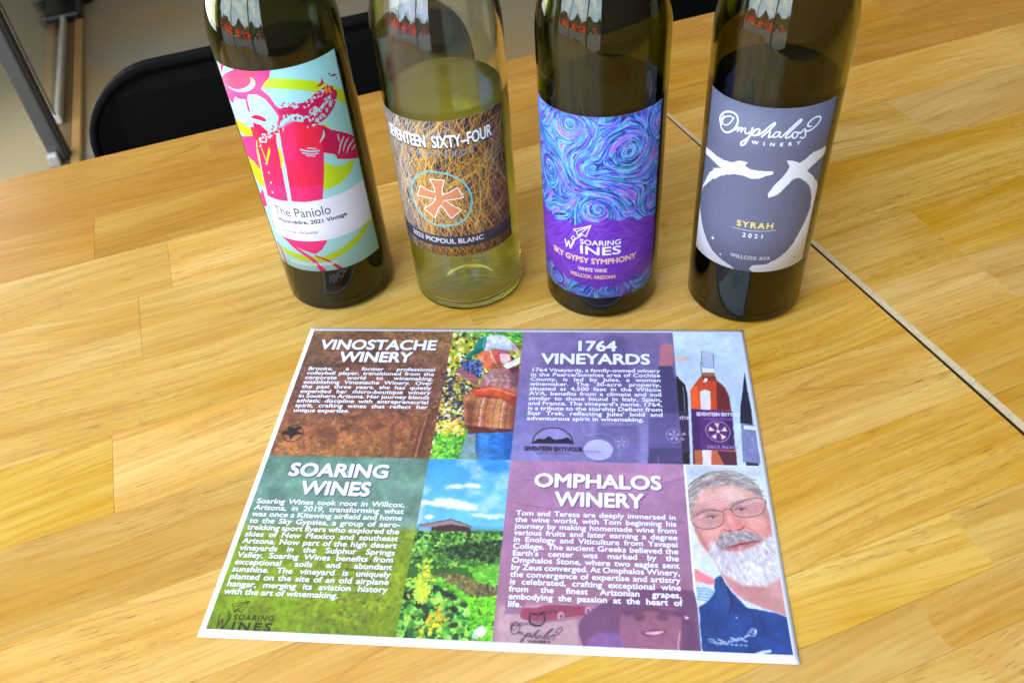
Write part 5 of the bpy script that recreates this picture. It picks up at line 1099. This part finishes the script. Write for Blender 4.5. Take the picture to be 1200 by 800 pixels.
def bottle(i, zs, glass, wine_mat, level, canvas, label, rough, tb=0.):
    b = BOT[i]; R = b['R']; e_ = empty('wine_bottle', (b['x'], b['y'], .0001)); tag(e_, label, 'wine bottle', 'four wine bottles in a row')
    prof, ri, heel_i, punt_i = bottle_profiles(R, zs)
    link('glass_body', revolve('glass_body', prof), glass, e_)
    rl = ri + .00025
    liq = [(0, punt_i[0][1] - .0002)] + [(r, z - .0002) for r, z in punt_i[1:]] + [(r + .00025, z) for r, z in heel_i[1:]] + [(rl, level * .5), (rl, level + .0006), (rl - .0012, level + .0001), (rl - .004, level), (0, level)]
    link('wine', revolve('wine', liq, closed=False), wine_mat, e_)
    me = label_mesh('front_label', R, *b['th'], b['z'][0] / 1000, b['z'][1] / 1000); o = link('front_label', me, print_mat('label_print', canvas.image('label_print'), rough, tb, .35, .18), e_); me.materials.append(LABEL_BACK)
    rn = .0145
    link('cork', revolve('cork', [(0, .262), (rn - .0037, .262), (rn - .0037, .2985), (0, .2985)], 32, False), CORK, e_)
    link('foil_capsule', revolve('foil_capsule', [(rn + .0005, .236), (rn + .0008, .282), (rn + .0026, .2845), (rn + .0026, .2885), (rn + .0008, .2925), (rn + .0008, .3008), (0, .3010), (0, .3004), (rn + .0002, .3004), (rn + .0003, .236)], 48, True), FOIL, e_)
    return e_
OLIVE = glass_mat('olive_bottle_glass', (.49, .53, .11)); AMBER = glass_mat('antique_green_bottle_glass', (.49, .52, .10)); AMBER2 = glass_mat('brown_green_bottle_glass', (.545, .545, .095))
FLINT = glass_mat('clear_bottle_glass', (.965, .975, .945))
RED = liquid_mat('red_wine', (.35, .02, .03), 450); WHITEW = liquid_mat('pale_white_wine', (.997, .993, .10), 34, 1.30); cloudy(WHITEW, 17, (1.0, .99, .30)); WHITE2 = liquid_mat('white_wine', (.70, .45, .10), 170)
c0 = label_cowboy(); cowboy_text(c0)
bottle(0, .1755, OLIVE, RED, .168, c0, 'dark olive glass wine bottle at left, its pink and aqua label showing a cowboy', .45)
bottle(1, .174, FLINT, WHITEW, .1435, label_lines(), 'clear glass wine bottle of pale yellow wine with a gold scribbled SEVENTEEN SIXTY-FOUR label', .4)
bottle(2, .1745, AMBER, WHITE2, .146, label_swirls(), 'dark bottle with a blue and violet swirl label reading SKY GYPSY SYMPHONY', .42)
bottle(3, .1745, AMBER2, RED, .152, label_eagles(), 'dark bottle at right with a slate blue Omphalos label reading SYRAH 2021', .5, .12)

# ------------------------------------------------------------------ floor, window wall, chairs behind the table
def world_of(s_, t_): return (s_ * math.cos(GA) - t_ * math.sin(GA), s_ * math.sin(GA) + t_ * math.cos(GA))
def floor_sheet(name, s0, s1, t0, t1, z, mat):
    bm = bmesh.new(); bm.faces.new([bm.verts.new((*world_of(a, b), z)) for a, b in ((s0, t0), (s1, t0), (s1, t1), (s0, t1))]); me = from_bm(bm, name); o = link(name, me, mat); o['kind'] = 'structure'; return o
def floor_mat(name, c1, c2):
    m, nt, N, K = new_mat(name); b = N['Principled BSDF']; tc = N.new('ShaderNodeTexCoord'); n = N.new('ShaderNodeTexNoise'); n.inputs['Scale'].default_value = 3.2; n.inputs['Detail'].default_value = 8; K(tc.outputs['Object'], n.inputs['Vector'])
    mx = N.new('ShaderNodeMix'); mx.data_type = 'RGBA'; mx.inputs[6].default_value = c1 + (1,); mx.inputs[7].default_value = c2 + (1,); mr_ = N.new('ShaderNodeMapRange'); mr_.inputs[1].default_value = .35; mr_.inputs[2].default_value = .65; K(n.outputs[0], mr_.inputs[0]); K(mr_.outputs[0], mx.inputs[0]); K(mx.outputs[2], b.inputs['Base Color']); b.inputs['Roughness'].default_value = .35
    return m
floor_sheet('floor', -.56, 9, -4, 9, -.74, floor_mat('polished_concrete_floor', (.36, .265, .12), (.30, .27, .21)))
floor_sheet('pavement', -9, -.60, -4, 9, -.76, floor_mat('beige_paving', (.44, .37, .20), (.40, .34, .21)))
wd = empty('window_front', (0, 0, 0), GA); tag(wd, 'aluminium framed floor length window at the far left behind the table', 'window')
ALU = plain('grey_aluminium', (.11, .115, .12), .35, .5); RUB = plain('black_rubber', (.02, .018, .015), .7); WHT = plain('white_frame_paint', (.62, .62, .56), .4); TAN = plain('tan_wood_sill', (.45, .27, .09), .5, nscale=20); SHOE = plain('pale_metal_shoe', (.55, .56, .55), .4, .3)
BRN = plain('brown_threshold', (.16, .10, .04), .5, nscale=20)
link('threshold', box_mesh('threshold', -.612, -.5585, -4, 9, -.76, -.728, .003), BRN, wd)
link('sill', box_mesh('sill', -.558, -.532, -4, 9, -.7398, -.722, .003), TAN, wd)
link('mullion', box_mesh('mullion', -.604, -.5675, 1.94, 1.985, -.7275, 1.9, .004), ALU, wd)
link('gasket', box_mesh('gasket', -.567, -.558, 1.945, 1.98, -.7275, 1.9, .002), RUB, wd)
link('mullion_shoe', box_mesh('mullion_shoe', -.606, -.580, 1.915, 1.9395, -.7275, -.695, .003), SHOE, wd)
link('bottom_rail', box_mesh('bottom_rail', -.600, -.582, 2.16, 6.0, -.7275, -.700, .003), WHT, wd)
PANE = glass_mat('window_glass', (.97, .98, .97))
link('pane', box_mesh('pane', -.594, -.589, 2.16, 6.0, -.6995, 1.9), PANE, wd)
def pad_mesh(name, w, hgt, d, rad, nseg=10):
    bm = bmesh.new(); pts = []
    for cx, cz, a0 in ((w / 2 - rad, hgt - rad, 0), (-w / 2 + rad, hgt - rad, 90), (-w / 2 + rad * .5, rad * .5, 180), (w / 2 - rad * .5, rad * .5, 270)):
        rr = rad if cz > rad else rad * .5
        for k in range(nseg + 1):
            a = math.radians(a0 + 90 * k / nseg); pts.append((cx + rr * math.cos(a), cz + rr * math.sin(a)))
    f = bm.faces.new([bm.verts.new((x, -d / 2 + .02 * (x / w * 2) ** 2 * -1, z)) for x, z in pts])
    ex = bmesh.ops.extrude_face_region(bm, geom=[f]); bmesh.ops.translate(bm, verts=[v for v in ex['geom'] if isinstance(v, bmesh.types.BMVert)], vec=(0, d, 0))
    bmesh.ops.bevel(bm, geom=[e_ for e_ in bm.edges if abs(e_.verts[0].co.y - e_.verts[1].co.y) < .01 and len(e_.link_faces) == 2 and any(len(q.verts) > 6 for q in e_.link_faces)], offset=.008, segments=3, affect='EDGES')
    return from_bm(bm, name)
VINYL = plain('black_vinyl', (.004, .004, .0035), .75, nscale=200, namt=.3, spec=.06); METAL = plain('black_metal_leg', (.015, .015, .015), .4)
def make_chair(s_, t_, top, label, rz=GA):
    x, y = world_of(s_, t_); c = empty('chair', (x, y, -.74), rz); tag(c, label, 'chair', 'black upholstered chairs')
    H = top + .74; hb = .36
    me = pad_mesh('backrest', .43, hb, .03, .075); o = link('backrest', me, VINYL, c); o.location = (0, 0, H - hb)
    w2, rr = .2145, .075; pts = [(-w2, -.012 - .018, H - hb + .05)]
    for cx, sg in ((-1, 1), (1, 1)):
        for k in range(9):
            a = math.radians((180 - 90 * k / 8) if cx < 0 else (90 - 90 * k / 8)); px = cx * (w2 - rr) + rr * math.cos(a); pts.append((px, -.015 - .02 * (px / .43 * 2) ** 2, H - rr + rr * math.sin(a)))
    pts.append((w2, -.03, H - hb + .05)); link('piping', tube_mesh('piping', pts, .0045, 8), VINYL, c, True)
    link('seam', tube_mesh('seam', [(-.115, -.0215, H - .03), (-.115, -.0215, H - hb + .02)], .0016, 6), VINYL, c, True)
    link('seat', box_mesh('seat', -.21, .21, -.43, -.02, .42, .47, .018, 3), VINYL, c, True)
    for sx in (-1, 1):
        link('leg', tube_mesh('leg', [(sx * .18, -.02, H - hb + .1), (sx * .185, .0, .44), (sx * .195, .05, 0)], .012), METAL, c, True); link('leg', tube_mesh('leg', [(sx * .18, -.40, .42), (sx * .19, -.42, 0)], .012), METAL, c, True)
    return c
make_chair(-.022, .62, .012, 'black padded chair pushed up behind the table, left of the clear bottle')
make_chair(.545, .62, .03, 'black padded chair back glimpsed between the two right-hand bottles')
ft = empty('pedestal_table', (*world_of(-.50, 3.17), -.74), GA); tag(ft, 'dark table base standing on the floor far behind, near the window', 'table')
link('base_foot', box_mesh('base_foot', -.20, .0, -.07, .07, .0005, .05, .012, 2), METAL, ft); link('base_foot', box_mesh('base_foot', -.17, -.03, -.25, .25, .0, .045, .012, 2), METAL, ft)
link('column', tube_mesh('column', [(-.1, 0, .05), (-.1, 0, .70)], .04, 16), METAL, ft, True); link('tabletop', box_mesh('tabletop', -.4, .2, -.3, .3, .7, .73, .004), TAN, ft)
